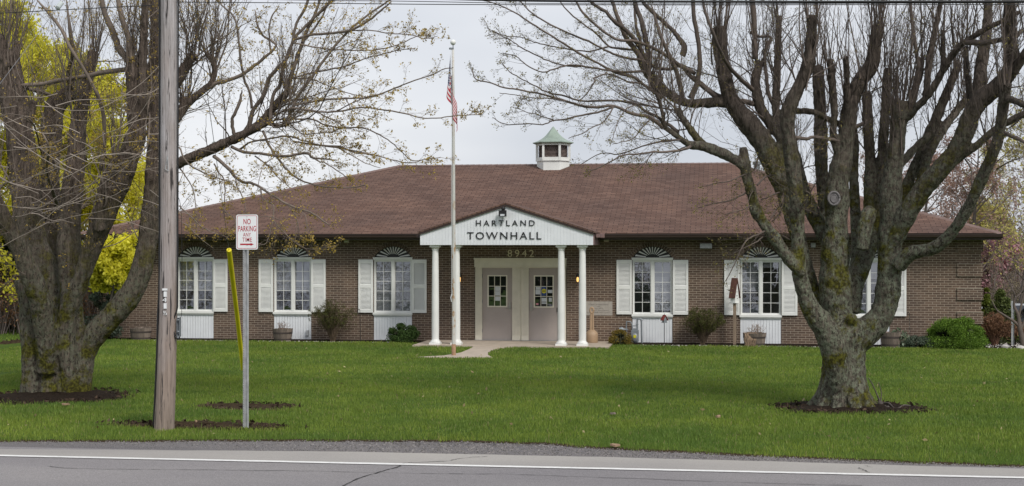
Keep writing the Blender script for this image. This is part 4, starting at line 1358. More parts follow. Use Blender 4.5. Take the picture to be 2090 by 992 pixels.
# twigs on the big limbs
for kx, dens, L in (("B",2.5,.9),("B2",5,1.1),("C1",5,.9),("C2",4,.8),("C",1.6,.6),("A2",3,.9),("A3",2.5,.9),("Fm",2.5,.8),("G",1.8,.7),("I",2.0,.9),("J",1.6,.8),("N",3,.8),("O",3.5,.9),
                    ("P",3,.7),("Q",3,.9),("H",1.2,.6),("H2",5,.9),("K",2.2,.7),("K1",2.2,.7),("K3",2,.6),("D",1.3,.6),("A",1.4,.6),("D2",3,.7),("R3",3,.8)):
    W.clothe(smooth_path(RL[kx], 2), dens, L, .009, 2, up=.25, t0=.42, budp=.6, spread=(.6,1.3), wig=.28, taper=False)
def fill(wd, limbs, count, L, r, up=.25, budp=.5, t0=.45, spread=(.5,1.2)):
    for _ in range(count):
        p = smooth_path(limbs[wd.R.randrange(len(limbs))], 3); n = len(p)
        i = wd.R.randrange(int(n*t0), n-1)
        d = rot_dir(p[i+1][0]-p[i][0], wd.R.uniform(*spread), wd.R.uniform(0, 6.28))
        wd.grow(p[i][0], d, L*wd.R.uniform(.5,1.2), r*wd.R.uniform(.5,1.1), 2, up, .22, (4,7), .45, .0016, budp, (.35,.9))
fill(W, [RL[k] for k in ("B","B2","C1","C2","A","A2","A3","Fm")], 90, 1.5, .014, .25)
fill(W, [RL[k] for k in ("D","H","H2","I","I2","J","K","K1","N","O","R5","R6","Q")], 110, 1.3, .013, .35)
# sprouts from every pollard head
heads = [("A",22,1.9),("B",34,2.1),("B2",12,1.8),("C2",10,1.2),("A2",18,1.8),("A3",12,1.6),("D",34,1.9),("Fm",12,1.7),("G",18,1.9),("H",40,2.3),("I",20,1.9),("I2",18,1.6),("J",14,1.9),
         ("K",20,1.9),("K1",16,2.0),("K3",12,1.8),("N",16,1.6),("O",16,1.9),("D2",14,1.5),("D3",8,1.2),("R1",12,1.6),("R2",12,1.5),("R4",6,1.2),("R5",12,1.4),("R6",16,1.8),("C1",8,1.4)]
for kx, n, L in heads:
    c, r = RL[kx][-1]
    W.shoots(c, max(.08, r*1.1), int(n*.8), L, .013, level=1, cone=.32, budp=.35)
    for (c2, r2) in RL[kx][-4:-1]:
        W.shoots(c2, r2*1.1, n//4, L, .011, level=1, cone=.4, budp=.35)
W.finish(treeR, locR, TWIG, TWIG, BUD_R, .016, 1)

# ------------------------------------------------------------------ LEFT MAPLE
YL = PL.y
locL = (PL.x, PL.y, ground_z(PL.x, PL.y))
treeL = thing("maple_tree", locL, "massive old maple with thick fused stems in a mulch ring behind the utility pole", "tree", "pollarded maples on the lawn")
WL = Woody(23)
T = lambda s, d0=0, d1=0: trace(s, YL, d0, d1)
LL = dict(
 t1=T("72,830,34 72,806,33 71,760,31 70,700,30 66,650,29 58,610,24 46,588,15 38,570,12", -.2, -.4),
 t2=T("86,830,34 86,806,33 87,750,32 90,700,32 94,640,32 94,590,32 86,540,32 70,500,32 60,455,33 53,395,34 49,350,34 44,300,33 37,250,32 28,200,32 20,150,30 18,118,24 17,110,14", .15, .5),
 t3=T("140,830,24 140,806,23 138,760,21 136,700,21 130,650,21 124,600,21 116,540,24 108,480,24 104,420,22 102,360,22 104,300,23 106,255,25 112,220,23 128,200,21 148,187,18", .5, 1.6),
 t4=T("160,800,20 158,740,22 152,680,24 146,620,24 142,560,25 140,500,27 142,450,26 146,400,25 152,355,24 156,310,20 158,268,20 165,225,17 174,180,14 184,140,13 191,105,12", -.1, .5),
 L1a=T("96,760,22 94,700,24 88,650,24 82,615,26 70,580,25 54,540,23 38,505,21 22,475,20 8,448,19 -8,415,18 -26,370,16", -.4, -1.6),
 L5=T("142,815,20 141,760,20 136,700,21 136,650,22 148,610,21 164,575,20 178,535,20 190,500,22 203,465,26 218,425,27 234,392,27 250,355,26 262,320,25 274,290,24 284,262,20", -.3, -.5),
 L5a=T("280,275,16 272,240,15 270,200,14 270,160,14 269,125,15", -.5, -.6), L5b=T("284,268,14 289,230,12 291,190,11 292,125,10 294,60,9 296,5,8 297,-30,7", -.5, -.8),
 L5c=T("205,470,14 203,440,10 206,400,10 216,360,9 236,320,9", -.6, -.8),
 L6=T("160,806,30 164,770,28 168,735,27 180,704,27 198,678,27 222,652,27 246,627,27 268,598,27 284,565,25 294,530,23 302,490,23 307,450,23 311,410,22 314,370,21 316,325,20 317,275,19 318,225,18 319,170,16 318,110,14 317,50,12 317,0,11", -.1, .1),
 L7=T("316,375,14 335,350,13 355,338,13 378,327,12 402,317,12 425,308,12 447,298,12 468,288,11 486,280,11 505,270,10 522,262,9 538,255,7 550,251,6 562,256,5 578,256,5 592,250,5", .1, -.6),
 L7b=T("500,274,9 520,259,9 535,246,9 550,230,9 562,215,9 576,200,9 588,186,8", -.3, -.4),
 L8=T("318,285,10 345,262,12 368,230,12 378,210,12 372,205,11", .2, .4), L8b=T("372,222,9 388,207,9 403,194,8 418,182,8 430,172,7 437,155,7 438,140,7 434,125,7 430,112,8", .3, .3),
 L9=T("322,210,12 345,185,12 365,160,13 378,138,12 388,122,11 396,112,10", .1, .3),
 c1=T("318,240,8 325,190,9 327,140,9 325,90,8 322,40,8", .4, .6),
 c2=T("310,440,10 300,420,9 314,380,9", .4, .4),
 t2b=T("20,140,14 10,112,13 2,80,10 0,70,6", .3, .4), t2c=T("24,140,13 30,112,12 36,92,8 37,84,4", .4, .5),
 k1=T("62,250,10 66,225,9 70,205,8", -.3, -.3),
)
def flareL(mb):
    for k in range(12):
        a = 2*math.pi*k/12 + .1
        b = Vector(locL); L = random.uniform(.16,.26)
        c0 = b + Vector((math.cos(a)*.34, math.sin(a)*.22, 0))
        mb.tube([(c0+Vector((0,0,.6)), .15), (c0+Vector((math.cos(a)*.12, math.sin(a)*.12, .22)), .15), (c0+Vector((math.cos(a)*L, math.sin(a)*L, 0)), .12), (c0+Vector((math.cos(a)*(L+.1), math.sin(a)*(L+.1), -.1)), .07)], 8)
big_wood("trunk", [LL[k] for k in LL], treeL, locL, BARK_L, .026, flareL, .93)
ST = M("bare_heartwood", (.30,.17,.09), .8, .3, 10)
medL = [
 ("552,250 553,225 555,206 560,190 570,172 582,127 600,79 624,54 640,39 665,15 690,-10", 4.5, 2.5, -.4),
 ("505,266 510,245 518,224 537,197 549,163 564,142 588,115 597,85 606,48 624,15 632,-15", 5, 2.5, -.5),
 ("479,276 476,262 476,242 482,222 488,206 494,184", 4, 3, -.4),
 ("514,222 509,187 500,165 494,140 488,106 485,60 476,30 455,15 445,0", 3, 1.5, -.5),
 ("588,185 592,160 600,136 610,110 618,85 626,60 639,39 650,10 655,-20", 5, 2.5, -.3),
 ("588,242 603,206 620,182 639,157 670,113 709,63 755,28 801,-2 820,-15", 3.4, 1.6, -.5),
 ("428,178 445,170 461,166 491,154 521,133 540,118 552,106 564,91 548,81 535,70 527,50 520,20", 4.5, 1.6, .2),
 ("552,106 549,80 550,55 556,30 570,12", 2, 1.2, .1), ("549,240 560,225 575,212 600,205 639,200", 2.5, 1.5, -.4),
 ("437,319 452,332 466,345 482,360 499,371 512,374 524,377 553,397 586,416 608,426 634,432 660,452 672,460", 4, 1.3, -1.4),
 ("473,300 499,311 528,314 566,318 592,319 624,313 641,321 687,326", 3.2, 2.4, -1.2), ("638,320 650,328 663,332 680,342 699,355 715,370", 2, .9, -1.2),
 ("489,306 500,295 512,290 541,284 586,277 624,290 660,297 699,303 746,312 760,318", 2.4, 1, -1.0),
 ("600,289 646,296 692,300 720,310 759,314 798,325 840,332 868,325 900,321", 1.9, .7, -1.1),
 ("537,268 545,282 550,300 566,319 586,345 612,368 644,377 676,381 720,383 745,378", 2.6, 1, -1.3),
 ("521,319 547,339 566,358 578,372 592,384", 1.4, .7, -1.4), ("479,355 483,381 492,398 499,410 502,435", 1.6, .8, -1.5),
 ("531,384 537,406 557,419 560,452 579,474 599,494 625,506 663,506 689,500", 1.7, .7, -1.6),
 ("437,335 448,352 457,371 460,406 457,426 464,436 476,442", 1.7, .8, -1.5), ("476,442 480,455 470,475 460,490", 1, .6, -1.5),
 ("366,420 370,426 392,442 412,465 437,477 457,481", 1.7, .8, -1.6), ("557,452 545,495 530,498 515,495", 1.2, .7, -1.6),
 ("366,300 380,330 405,345 440,360 475,372", 2, 1, -.8), ("368,345 380,360 395,385 400,430 402,470", 1.6, .7, -1.2),
 ("586,416 600,435 608,455 612,480 620,490", 1.2, .6, -1.5), ("608,426 622,440 625,462 622,478", 1, .5, -1.5),
 ("560,320 540,335 530,360 525,390", 1, .6, -1.2), ("502,435 520,442 545,440 575,450", 1, .6, -1.5),
 ("600,81 635,71 670,68 706,63 741,49 776,21 798,4", 3, 2, -.6), ("600,88 653,99 716,104 776,100 819,88 854,74 880,72", 1.7, .7, -.4),
 ("716,63 759,62 797,67 840,71 868,78 893,74", 1.4, .6, -.8), ("582,168 600,159 653,145 706,134 741,120 776,111 812,102 847,99", 2, .8, -.5),
 ("588,243 600,215 653,205 706,201 748,198 783,190 812,176 847,164 882,152 903,143 925,138", 2.3, .8, -.9),
 ("580,228 600,222 649,228 688,226 734,220 776,222 826,231 868,242 910,240 939,236 985,234", 2.3, .8, -1.1),
 ("688,226 723,208 752,198 783,192", 1.3, .8, -1.1),
 ("566,243 600,243 639,243 663,254 699,261 741,261 769,272 798,289 819,310 840,328 868,325", 2, .8, -1.2),
 ("592,252 600,262 620,275 650,270 690,268", 1.6, .8, -1.2), ("688,300 720,317 748,335 776,342", 1.2, .6, -1.2),
 ("600,160 635,162 670,176 716,190 752,198", 1.4, .7, -.6), ("646,229 681,247 710,262 741,268", 1.2, .6, -1.3),
 ("639,243 648,265 660,290 668,310", 1, .5, -1.2), ("706,201 720,225 740,235 765,240", 1, .5, -1.0),
 ("639,39 660,20 680,0 700,-20", 2.5, 1.6, -.4), ("618,85 640,60 660,30 672,0", 2.4, 1.4, -.2),
 ("650,110 690,95 720,85 760,75", 1.2, .6, -.3),
 # left-hand crown
 ("240,95 232,70 222,45 211,20 206,-10", 6.5, 5, -.6), ("270,125 262,80 250,40 240,-5", 7, 5, -.7), ("240,95 250,110 262,125", 7, 7, -.6),
 ("206,345 212,290 212,240 205,205 192,180 165,130 140,90 125,60 95,20 75,0", 5, 2.6, -1.6),
 ("148,187 140,150 150,110 142,60 135,0", 5, 4, .4), ("30,176 90,170 120,165 150,160 200,150 250,143 275,135", 4, 5, .7), ("55,180 85,188 105,196", 4, 4, .5),
 ("118,420 108,390 95,350 85,310 70,260 50,240 20,235 -10,240", 3, 1, -1.9), ("118,420 95,355 100,300 85,270", 4, 1.5, -1.8),
 ("212,330 216,410 206,430 195,480 180,500", 2, 3, -1.8), ("305,225 306,260 300,300 275,320 250,325", 2.4, 1.5, -1.4), ("235,330 215,318 212,300 210,270", 2.5, 1.5, -1.6),
 ("318,290 305,250 300,210 300,160 310,120", 8, 5, .5),
]
mp2 = []
SL = sample_limbs(list(LL.values()))
for s_, a, b, d in medL:
    P_ = [tuple(float(q) for q in t.split(',')) for t in s_.split()]
    path = med_path(SL, P_, a, b, YL, d, 1.08)
    WL.br.tube(path, 7, jit=.07, cap=True)
    mp2.append((a, path))
for a, path in mp2:
    thin = a < 3.3
    WL.clothe(path, 8.5 if thin else 6, .58 if thin else .85, .0040, 2, up=.05, t0=.12, budp=.7, spread=(.35,.95), wig=.24, nch=(3,5))
for kx, dens, L in (("L7",3.5,.9),("L7b",4,.9),("L8b",4,.9),("L9",2,.9),("L5",1.4,.7),("L5a",3,.9),("L6",1.3,.8),("t4",1.5,.8),("L1a",2,.9),("L5c",3,.8)):
    WL.clothe(smooth_path(LL[kx], 2), dens, L, .009, 2, up=.1, t0=.35, budp=.7, spread=(.6,1.4), wig=.3, taper=False)
for kx, n, L in (("t2",30,1.9),("t3",22,1.8),("t4",28,1.8),("L5a",30,1.9),("L5b",10,1.3),("L6",16,1.5),("L7b",14,1.2),("L8",10,1.8),("L8b",12,1.9),("L9",14,1.9),("c1",18,1.7),("L1a",14,1.9),("L5c",10,1.5),("k1",8,1.2),("L7",6,.9)):
    c, r = LL[kx][-1]
    WL.shoots(c, max(.07, r*1.1), n, L, .013, level=1, cone=.3, budp=.6)
    for (c2, r2) in LL[kx][-4:-1]:
        WL.shoots(c2, r2*1.1, n//5, L, .011, level=1, cone=.45, budp=.6)
fill(WL, [LL[k] for k in ("L7","L7b","L8b","L8","L9","c1")], 80, 1.6, .013, .2, .4)
fill(WL, [LL[k] for k in ("t3","t4","L5","L5a","L5b","L6","L5c")], 70, 1.5, .013, .3, .5)
fill(WL, [LL[k] for k in ("L1a","t2")], 26, 1.5, .012, .1, .5)
fill(WL, [LL[k] for k in ('t3','t4','L5','L5c','L6','t2')], 20, 3.0, .024, .7, .4, .5, (.2,.6))
fill(WL, [LL[k] for k in ('L8','L8b','L9','L7')], 14, 2.3, .017, .7, .4, .4, (.3,.8))
# pale drooping twigs hanging forward across the left stems
Rr = random.Random(5)
WP = Woody(31)
for _ in range(62):
    px0 = Rr.uniform(-20, 330); py0 = Rr.uniform(190, 470)
    Y = YL - Rr.uniform(1.2, 2.4)
    d = Rr.choice((-1, 1)); L = Rr.uniform(70, 240); n = 6
    path = []; x_, y_2 = px0, py0; sl = Rr.uniform(-.5,.8); cv = Rr.uniform(-.22,.1)
    for i in range(n+1):
        path.append((at(x_, y_2, Y=Y+i*.05), lerp(1.0,.35,i/n)*Y/F))
        x_ += d*L/n; y_2 += sl*L/n + Rr.uniform(-5,5); sl += cv+Rr.uniform(-.12,.12)
    path = smooth_path(path, 3)
    WP.br.tube(path, 5, cap=False)
    WP.clothe(path, 2.6, .4, .0045, 1, up=.05, t0=.3, budp=.5, spread=(.4,.9))
if WP.br.v: part("drooping_twigs", merge(WP.br, WP.tw), TWIG_L, treeL, sub=locL, smooth=True, angle=None)
WL.buds += WP.buds
MT['twigL'] = M("brown_twig_bark", (.15,.12,.10), .85, .3, 2, island=.3)
# bud clusters gather on the right-hand sweeps
WL.finish(treeL, locL, MT['twigL'], MT['twigL'], None)
P_ = np.array([tuple(b) for b in WL.buds])
leaf_cloud("buds", P_, .023, 1, BUD_L, treeL, locL, spread=.022)

# ------------------------------------------------------------------ generic background tree
def bg_tree(name, X, Y, H, r, seed, label, cat, bark, twig, leafmat=None, leafsize=.1, per=3, levels=3, spread=.25, crown0=.25, nb=14, group=None, up=.35, ratio=.55, ls=.12, lean=0.0, minr=.006):
    z = ground_z(X, Y); loc = (X, Y, z)
    root = thing(name, loc, label, cat, group)
    w = Woody(seed); R = random.Random(seed)
    p = Vector(loc); path = [(p.copy()+Vector((0,0,-.1)), r*1.3)]
    n = 8; dd = Vector((lean,0,1)).normalized()
    for i in range(1, n+1):
        dd = (dd + Vector((R.uniform(-.09,.09), R.uniform(-.09,.09), .05))).normalized(); p = p + dd*(H*.85/n); path.append((p.copy(), r*(1-.85*i/n)))
    tr = MB(); tr.tube(smooth_path(path, 3), 9, jit=.05)
    part("trunk", tr, bark, root, sub=loc, smooth=True, angle=None)
    for k in range(nb):
        t = lerp(crown0, .98, (k+R.random())/nb); i = min(n-1, int(t*n)); q = path[i][0].lerp(path[i+1][0], t*n-i)
        a = R.uniform(0, 6.28); el = R.uniform(.35, .95)
        d = Vector((math.cos(a)*math.cos(el), math.sin(a)*math.cos(el), math.sin(el)))
        w.grow(q, d, H*spread*R.uniform(.8,1.35)*(1.15-.6*t), r*.42*(1.1-t*.7), levels, up*.4, .2, (3,5), ratio, minr)
    wood = merge(w.br, w.tw)
    part("branches", wood, twig, root, sub=loc, smooth=True, angle=None)
    if leafmat:
        leaf_cloud("crown", np.array([tuple(b) for b in w.buds]), leafsize, per, leafmat, root, loc, spread=ls)
    return root
# ================================================================== STREET FURNITURE AND SMALL THINGS
# --- utility pole
pb = on_ground(336, 876); YP = pb.y
def ap(px, py, dy=0): return at(px, py, Y=YP+dy)
def mat_pole():
    m, nt, b = nodes_of("weathered_pole_wood")
    st = noise(nt, 42, 6, .8, (1,1,.03), .3)
    c = mixc(nt, ramp(nt, st, .32, .66), (.20,.19,.195), (.52,.50,.52))
    wm = ramp(nt, noise(nt, 2.2, 3, .6, (1,1,.3)), .42, .62)
    t_c = nt.nodes.new('ShaderNodeTexCoord'); s_z = nt.nodes.new('ShaderNodeSeparateXYZ'); nt.links.new(t_c.outputs['Object'], s_z.inputs[0])
    m_z = nn(nt, 'ShaderNodeMapRange'); m_z.inputs[1].default_value = 4.2; m_z.inputs[2].default_value = .2; nt.links.new(s_z.outputs[2], m_z.inputs[0])
    a_d = nn(nt, 'ShaderNodeMath', operation='MULTIPLY_ADD'); a_d.inputs[1].default_value = .5; nt.links.new(wm, a_d.inputs[0]); nt.links.new(m_z.outputs[0], a_d.inputs[2]); a_d.use_clamp = True; wm = a_d.outputs[0]
    c = mixc(nt, wm, c, mixc(nt, ramp(nt, st, .3, .7), (.15,.115,.095), (.36,.29,.25)))
    ck_ = ramp(nt, noise(nt, 26, 4, .65, (1,1,.06), .2), .58, .63)
    c = mixc(nt, ck_, c, (.04,.035,.035))
    nt.links.new(c, b.inputs["Base Color"]); b.inputs["Roughness"].default_value = .9
    bump(nt, b, st, .7, .02)
    return m
MT['pole'] = mat_pole()
upole = thing("utility_pole", tuple(pb), "tall weathered grey wooden utility pole numbered in white metal digits near the road", "utility pole")
k = MB()
pp = [(ap(335, 884), 21.8), (ap(335.3, 870), 21.4), (ap(338.5, 800), 20.4), (ap(341.5, 700), 19.5), (ap(343.5, 620), 18.7), (ap(345.3, 450), 18.4), (ap(345.2, 250), 18), (ap(345, 0), 17.5), (ap(345, -400), 16)]
pp = [(p, r*YP/F) for p, r in pp]
k.tube([(p, r*random.uniform(.99,1.01)) for p, r in smooth_path(pp, 10)], 28, jit=.008)
part("pole_shaft", k, MT['pole'], upole, sub=pb, smooth=True, angle=None)
def strand(pts, r, m, name, parent, sub, n=6, sm=4):
    k = MB(); k.tube(smooth_path([(p, r) for p in pts], sm), n); return part(name, k, m, parent, sub=sub, smooth=True, angle=None)
strand([ap(x_, y_, -.02) for x_, y_ in ((326,-60),(326,150),(326,300),(326,450),(325,590),(322,650),(321,700),(318,780),(313,880))], .017, MT['cablewire'], "ground_cable", upole, pb)
strand([ap(x_, y_, -.05) for x_, y_ in ((364,-60),(363.5,200),(363,400),(362.5,600),(361.5,630),(355,650),(353.5,670),(357,686),(363,691.5),(366,690),(366.5,684))], .0115, MT['cablewire'], "drop_cable", upole, pb)
strand([ap(x_, y_, .02) for x_, y_ in ((363,400),(370,440),(371.5,620),(367.5,650))], .004, MT['cablewire'], "thin_cable", upole, pb)
k = MB()
a, b = ap(360.5, 690, -.06), ap(367.2, 648.5, -.06)
k.box(a.x, a.x+.008, a.y, a.y+.05, a.z+.02, b.z); k.box(b.x-.008, b.x, a.y, a.y+.05, a.z+.02, b.z); k.box(a.x, b.x, a.y+.04, a.y+.05, a.z+.02, b.z); k.box(a.x, b.x, a.y, a.y+.05, b.z-.006, b.z)
for py in (653, 677): c = ap(364, py, -.07); k.ball(tuple(c), .014, .02, .014)
k.box(a.x+.012, b.x-.012, a.y-.01, a.y+.03, a.z+.0, a.z+.035)
part("riser_bracket", k, MT['greymetal'], upole, sub=pb)
digits = MB()
for body, y0, y1, x0, x1, skip in (("1", 606, 595, 334, 339.5, 0), ("4", 616.5, 607.5, 331.5, 339.5, 0), ("1", 630, 619, 334, 339.5, 0), ("½", 643, 634.5, 333.5, 340, 0)):
    p0 = ap(x0, y0, -.148); p1 = ap(x1, y1, -.148)
    t_ = text_mb(body, p1.x-p0.x, p1.z-p0.z, .03, tuple(p0)); digits.add(t_.v, t_.f)
p0 = ap(331, 593, -.145); p1 = ap(341, 588.8, -.145); digits.box(p0.x, p1.x, p0.y, p0.y+.02, p0.z, p1.z)
part("pole_number", digits, MT['signwhite'], upole, sub=pb)
p0 = ap(337, 345, -.14); p1 = ap(342, 318, -.14)
k = MB(); k.bar(tuple(p0), tuple(p1), .006); k.bar(tuple(p0), (p0.x+.05, p0.y, p0.z-.03), .006); k.bar((p0.x+.05, p0.y, p0.z-.03), tuple(p1), .006)
part("pole_tag", k, MT['galv'], upole, sub=pb)

# --- no parking sign
sb = on_ground(502, 876.5); YS = sb.y
def asn(px, py, dy=0): return at(px, py, Y=YS+dy)
sign = thing("no_parking_sign", tuple(sb), "white and red no parking sign on a galvanised steel post beside the road", "sign")
k = MB()
zt_ = asn(502, 470).z; w2 = 6.3*YS/F
xL, xR = sb.x-w2, sb.x+w2
k.box(xL, xL+.022, YS-.008, YS-.004, sb.z-.3, zt_); k.box(xR-.022, xR, YS-.008, YS-.004, sb.z-.3, zt_)
k.hexa([(xL+.022,YS-.008,sb.z-.3),(xL+.030,YS+.022,sb.z-.3),(xL+.030,YS+.026,sb.z-.3),(xL+.022,YS-.004,sb.z-.3)], [(xL+.022,YS-.008,zt_),(xL+.030,YS+.022,zt_),(xL+.030,YS+.026,zt_),(xL+.022,YS-.004,zt_)])
k.hexa([(xR-.022,YS-.008,sb.z-.3),(xR-.022,YS-.004,sb.z-.3),(xR-.030,YS+.026,sb.z-.3),(xR-.030,YS+.022,sb.z-.3)], [(xR-.022,YS-.008,zt_),(xR-.022,YS-.004,zt_),(xR-.030,YS+.026,zt_),(xR-.030,YS+.022,zt_)])
k.box(xL+.030, xR-.030, YS+.022, YS+.026, sb.z-.3, zt_)
part("post", k, MT['galv'], sign, sub=sb)
k = MB(); z = sb.z+.05
while z < zt_:
    k.box(xL+.007, xL+.014, YS-.0095, YS-.0078, z, z+.011); z += .0254
part("post_holes", k, MT['dark'], sign, sub=sb)
def rrect(x0, x1, z0, z1, r, n=6):
    pts = []
    for cx_, cz_, a0_ in ((x1-r, z1-r, 0), (x0+r, z1-r, 90), (x0+r, z0+r, 180), (x1-r, z0+r, 270)):
        for i in range(n+1):
            a = rad(a0_+90*i/n); pts.append((cx_+r*math.cos(a), cz_+r*math.sin(a)))
    return pts
x0, x1 = asn(482.8, 470).x, asn(527.2, 470).x; z1, z0 = asn(502, 438).z, asn(502, 509.3).z
k = MB(); k.prism(rrect(x0, x1, z0, z1, .03), YS-.018, YS-.014)
pan = part("sign_panel", k, MT['signwhite'], sign, sub=sb)
k = MB()
o_, i_ = rrect(x0+.014, x1-.014, z0+.014, z1-.014, .024), rrect(x0+.020, x1-.020, z0+.020, z1-.020, .019)
n = len(o_)
for i in range(n):
    j = (i+1) % n
    k.quad((o_[i][0],YS-.0192,o_[i][1]),(i_[i][0],YS-.0192,i_[i][1]),(i_[j][0],YS-.0192,i_[j][1]),(o_[j][0],YS-.0192,o_[j][1]))
part("sign_border", k, MT['signred'], pan, sub=sb)
lt = MB()
Zs = lambda zx, zy: asn(460+zx/7.09, 420+zy/7.09)
for body, a, b, c, d in (("NO", 268,372,270,188), ("PARKING", 193,448,372,290), ("ANY", 262,376,446,390), ("TIME", 252,388,520,460)):
    p0, p1 = Zs(a, c), Zs(b, d)
    t_ = text_mb(body, p1.x-p0.x, p1.z-p0.z, .001, (p0.x, YS-.0195, p0.z), bold=.010 if body in ('NO','PARKING') else .002, space=1.05); lt.add(t_.v, t_.f)
p0, p1 = Zs(220, 570), Zs(385, 546); zc_ = (p0.z+p1.z)/2; tipx = Zs(418, 558).x; hh = .023
lt.prism([(p0.x, zc_-.011), (p1.x-.01, zc_-.011), (p1.x-.02, zc_-hh), (tipx, zc_), (p1.x-.02, zc_+hh), (p1.x-.01, zc_+.011), (p0.x, zc_+.011)], YS-.0195, YS-.0185)
part("sign_lettering", lt, MT['signred'], pan, sub=sb)
k = MB()
for zx, zy in ((322,572),(318,160)): c = Zs(zx, zy); k.ball((c.x, YS-.019, c.z), .006, .005, .006)
part("bolt", k, MT['greymetal'], sign, sub=sb)

# --- guy wire with its yellow guard
ga = on_ground(496.5, 757)
top = at(346, -360, Y=YP)
tg = .18
G = at(467.5, 510, Y=lerp(ga.y, YP, .30))
guy = thing("guy_wire", tuple(ga), "slanting steel guy wire with bright yellow guard, anchored in the lawn behind the sign", "guy wire")
k = MB(); k.tube([(ga, .045), (ga.lerp(G, .5)+Vector((.01,0,-.02)), .046), (G, .05)], 14)
part("yellow_guard", k, MT['yellow'], guy, sub=ga, smooth=True, angle=50)
k = MB(); k.tube([(ga, .006), (G, .006), (top, .006)], 6); part("wire", k, MT['wire'], guy, sub=ga)
t_ = (500-300)/(500+360); c = G.lerp(top, (510-300)/(510+360)*1.12)
k = MB()
cc_ = min(((G.lerp(top, i/400)) for i in range(400)), key=lambda p: abs((500-(p.z-ZC)*F/(p.y*cp-p.x*sp)) - 300))
dn = (top-G).normalized()
k.tube([(cc_-dn*.12, .02), (cc_-dn*.11, .045), (cc_-dn*.02, .045), (cc_-dn*.01, .03), (cc_+dn*.01, .03), (cc_+dn*.02, .045), (cc_+dn*.11, .045), (cc_+dn*.12, .02)], 12)
part("insulator", k, MT['porcelain'], guy, sub=ga, smooth=True, angle=40)
g2a = at(-60, 250, Y=YP-3); g2 = thing("guy_wire", tuple(g2a), "thin steel span wire with pale insulator crossing the crown of the leftmost maple", "guy wire")
g2b = at(160, -40, Y=YP)
k = MB(); k.bar(tuple(g2a), tuple(g2b), .004); part("wire", k, MT['wire'], g2, sub=g2a)
cc_ = g2a.lerp(g2b, .80); dn = (g2b-g2a).normalized()
k = MB(); k.tube([(cc_-dn*.08, .015), (cc_-dn*.07, .035), (cc_+dn*.07, .035), (cc_+dn*.08, .015)], 10); part("insulator", k, MT['porcelain'], g2, sub=g2a, smooth=True, angle=40)

# --- overhead cables
def cable(pts, r, label):
    P_ = [at(px, py, Y=Y) for px, py, Y in pts]
    k = MB(); k.tube(smooth_path([(p, r) for p in P_], 6), 8)
    o = part("overhead_cable", k, MT['cablewire'], None, loc=tuple(P_[0]), sub=P_[0], smooth=True, angle=None)
    tag(o, label, "cable", "overhead cables")
cable([(340,-22,YP),(800,-6,YP),(1100,1.5,YP),(1500,3.5,YP),(1800,3.5,YP),(2300,1,YP),(2900,-12,YP)], .017, "thick black bundled cable running along the top over the right-hand maple")
cable([(345,4,YP),(600,6,YP),(900,9,YP),(1300,10,YP),(1700,9.5,YP),(2300,8,YP),(2900,0,YP)], .006, "thin black wire hanging just under the thick cable")
cable([(345,-6,YP),(600,0,YP),(830,2.5,YP),(1100,7,YP),(1500,7.5,YP),(2300,4,YP),(2900,-6,YP)], .005, "thin black wire between the flagpole's finial and the thick cable")
cable([(-700,66,YP),(-300,42,YP),(0,27,YP),(150,19,YP),(345,9,YP)], .006, "thin black wire crossing the leftmost maple's crown to the wooden pole")

# --- flagpole and flag
fb = on_ground(926, 727); YF = fb.y
af = lambda px, py, dy=0: at(px, py, Y=YF+dy)
fpole = thing("flagpole", tuple(fb), "tall slender rust-streaked white flagpole with ball finial at the bend of the walk", "flagpole")
def mat_fpole():
    m, nt, b = nodes_of("rusty_white_paint")
    r_ = ramp(nt, noise(nt, 9, 5, .7, (1,1,.35)), .52, .58)
    t = nt.nodes.new("ShaderNodeTexCoord"); s = nt.nodes.new("ShaderNodeSeparateXYZ"); nt.links.new(t.outputs["Object"], s.inputs[0])
    mr = nn(nt, "ShaderNodeMapRange"); mr.inputs[1].default_value = 4.6; mr.inputs[2].default_value = 2.8; mr.inputs[3].default_value = .25; nt.links.new(s.outputs[2], mr.inputs[0])
    f = nn(nt, "ShaderNodeMath", operation='MULTIPLY'); nt.links.new(r_, f.inputs[0]); nt.links.new(mr.outputs[0], f.inputs[1])
    c = mixc(nt, f.outputs[0], (.50,.50,.48), mixc(nt, noise(nt, 30), (.30,.16,.07), (.42,.30,.18)))
    nt.links.new(c, b.inputs["Base Color"]); b.inputs["Roughness"].default_value = .6
    return m
k = MB(); k.tube([(af(926,728), .050), (af(926,700), .048), (af(926,500), .047), (af(925.5,300), .040), (af(925,180), .034), (af(924.5,100), .030)], 16)
part("pole_shaft", k, mat_fpole(), fpole, sub=fb, smooth=True, angle=None)
k = MB(); p = fb; k.lathe([(.052,-.1),(.056,.0),(.056,.30),(.05,.31)], tuple(fb), 16); part("pole_sleeve", k, M('rusty_sleeve', (.33,.20,.12), .8, .3, 14), fpole, sub=fb, smooth=True)
k = MB(); c = af(924.7, 86.5); k.ball(tuple(c), .072, .072, .072, 18, 12); part("finial_ball", k, MT['white'], fpole, sub=fb, smooth=True, angle=None)
k = MB(); k.tube([(af(924.7,98), .012), (af(924.7,92), .012)], 8); c = af(922.5, 99); k.box(c.x-.045, c.x+.045, c.y-.03, c.y+.03, c.z-.03, c.z+.02); k.ball((c.x-.05, c.y, c.z), .03, .02, .03)
part("truck", k, MT['greymetal'], fpole, sub=fb, smooth=True)
k = MB(); k.tube([(af(920.5,100,-.03), .004), (af(921,300,-.03), .004), (af(921.5,600,-.03), .004)], 5); k.tube([(af(922,600,-.03), .012), (af(920,608,-.04), .012), (af(921.5,616,-.03), .01)], 6)
part("halyard", k, MT['panel'], fpole, sub=fb)
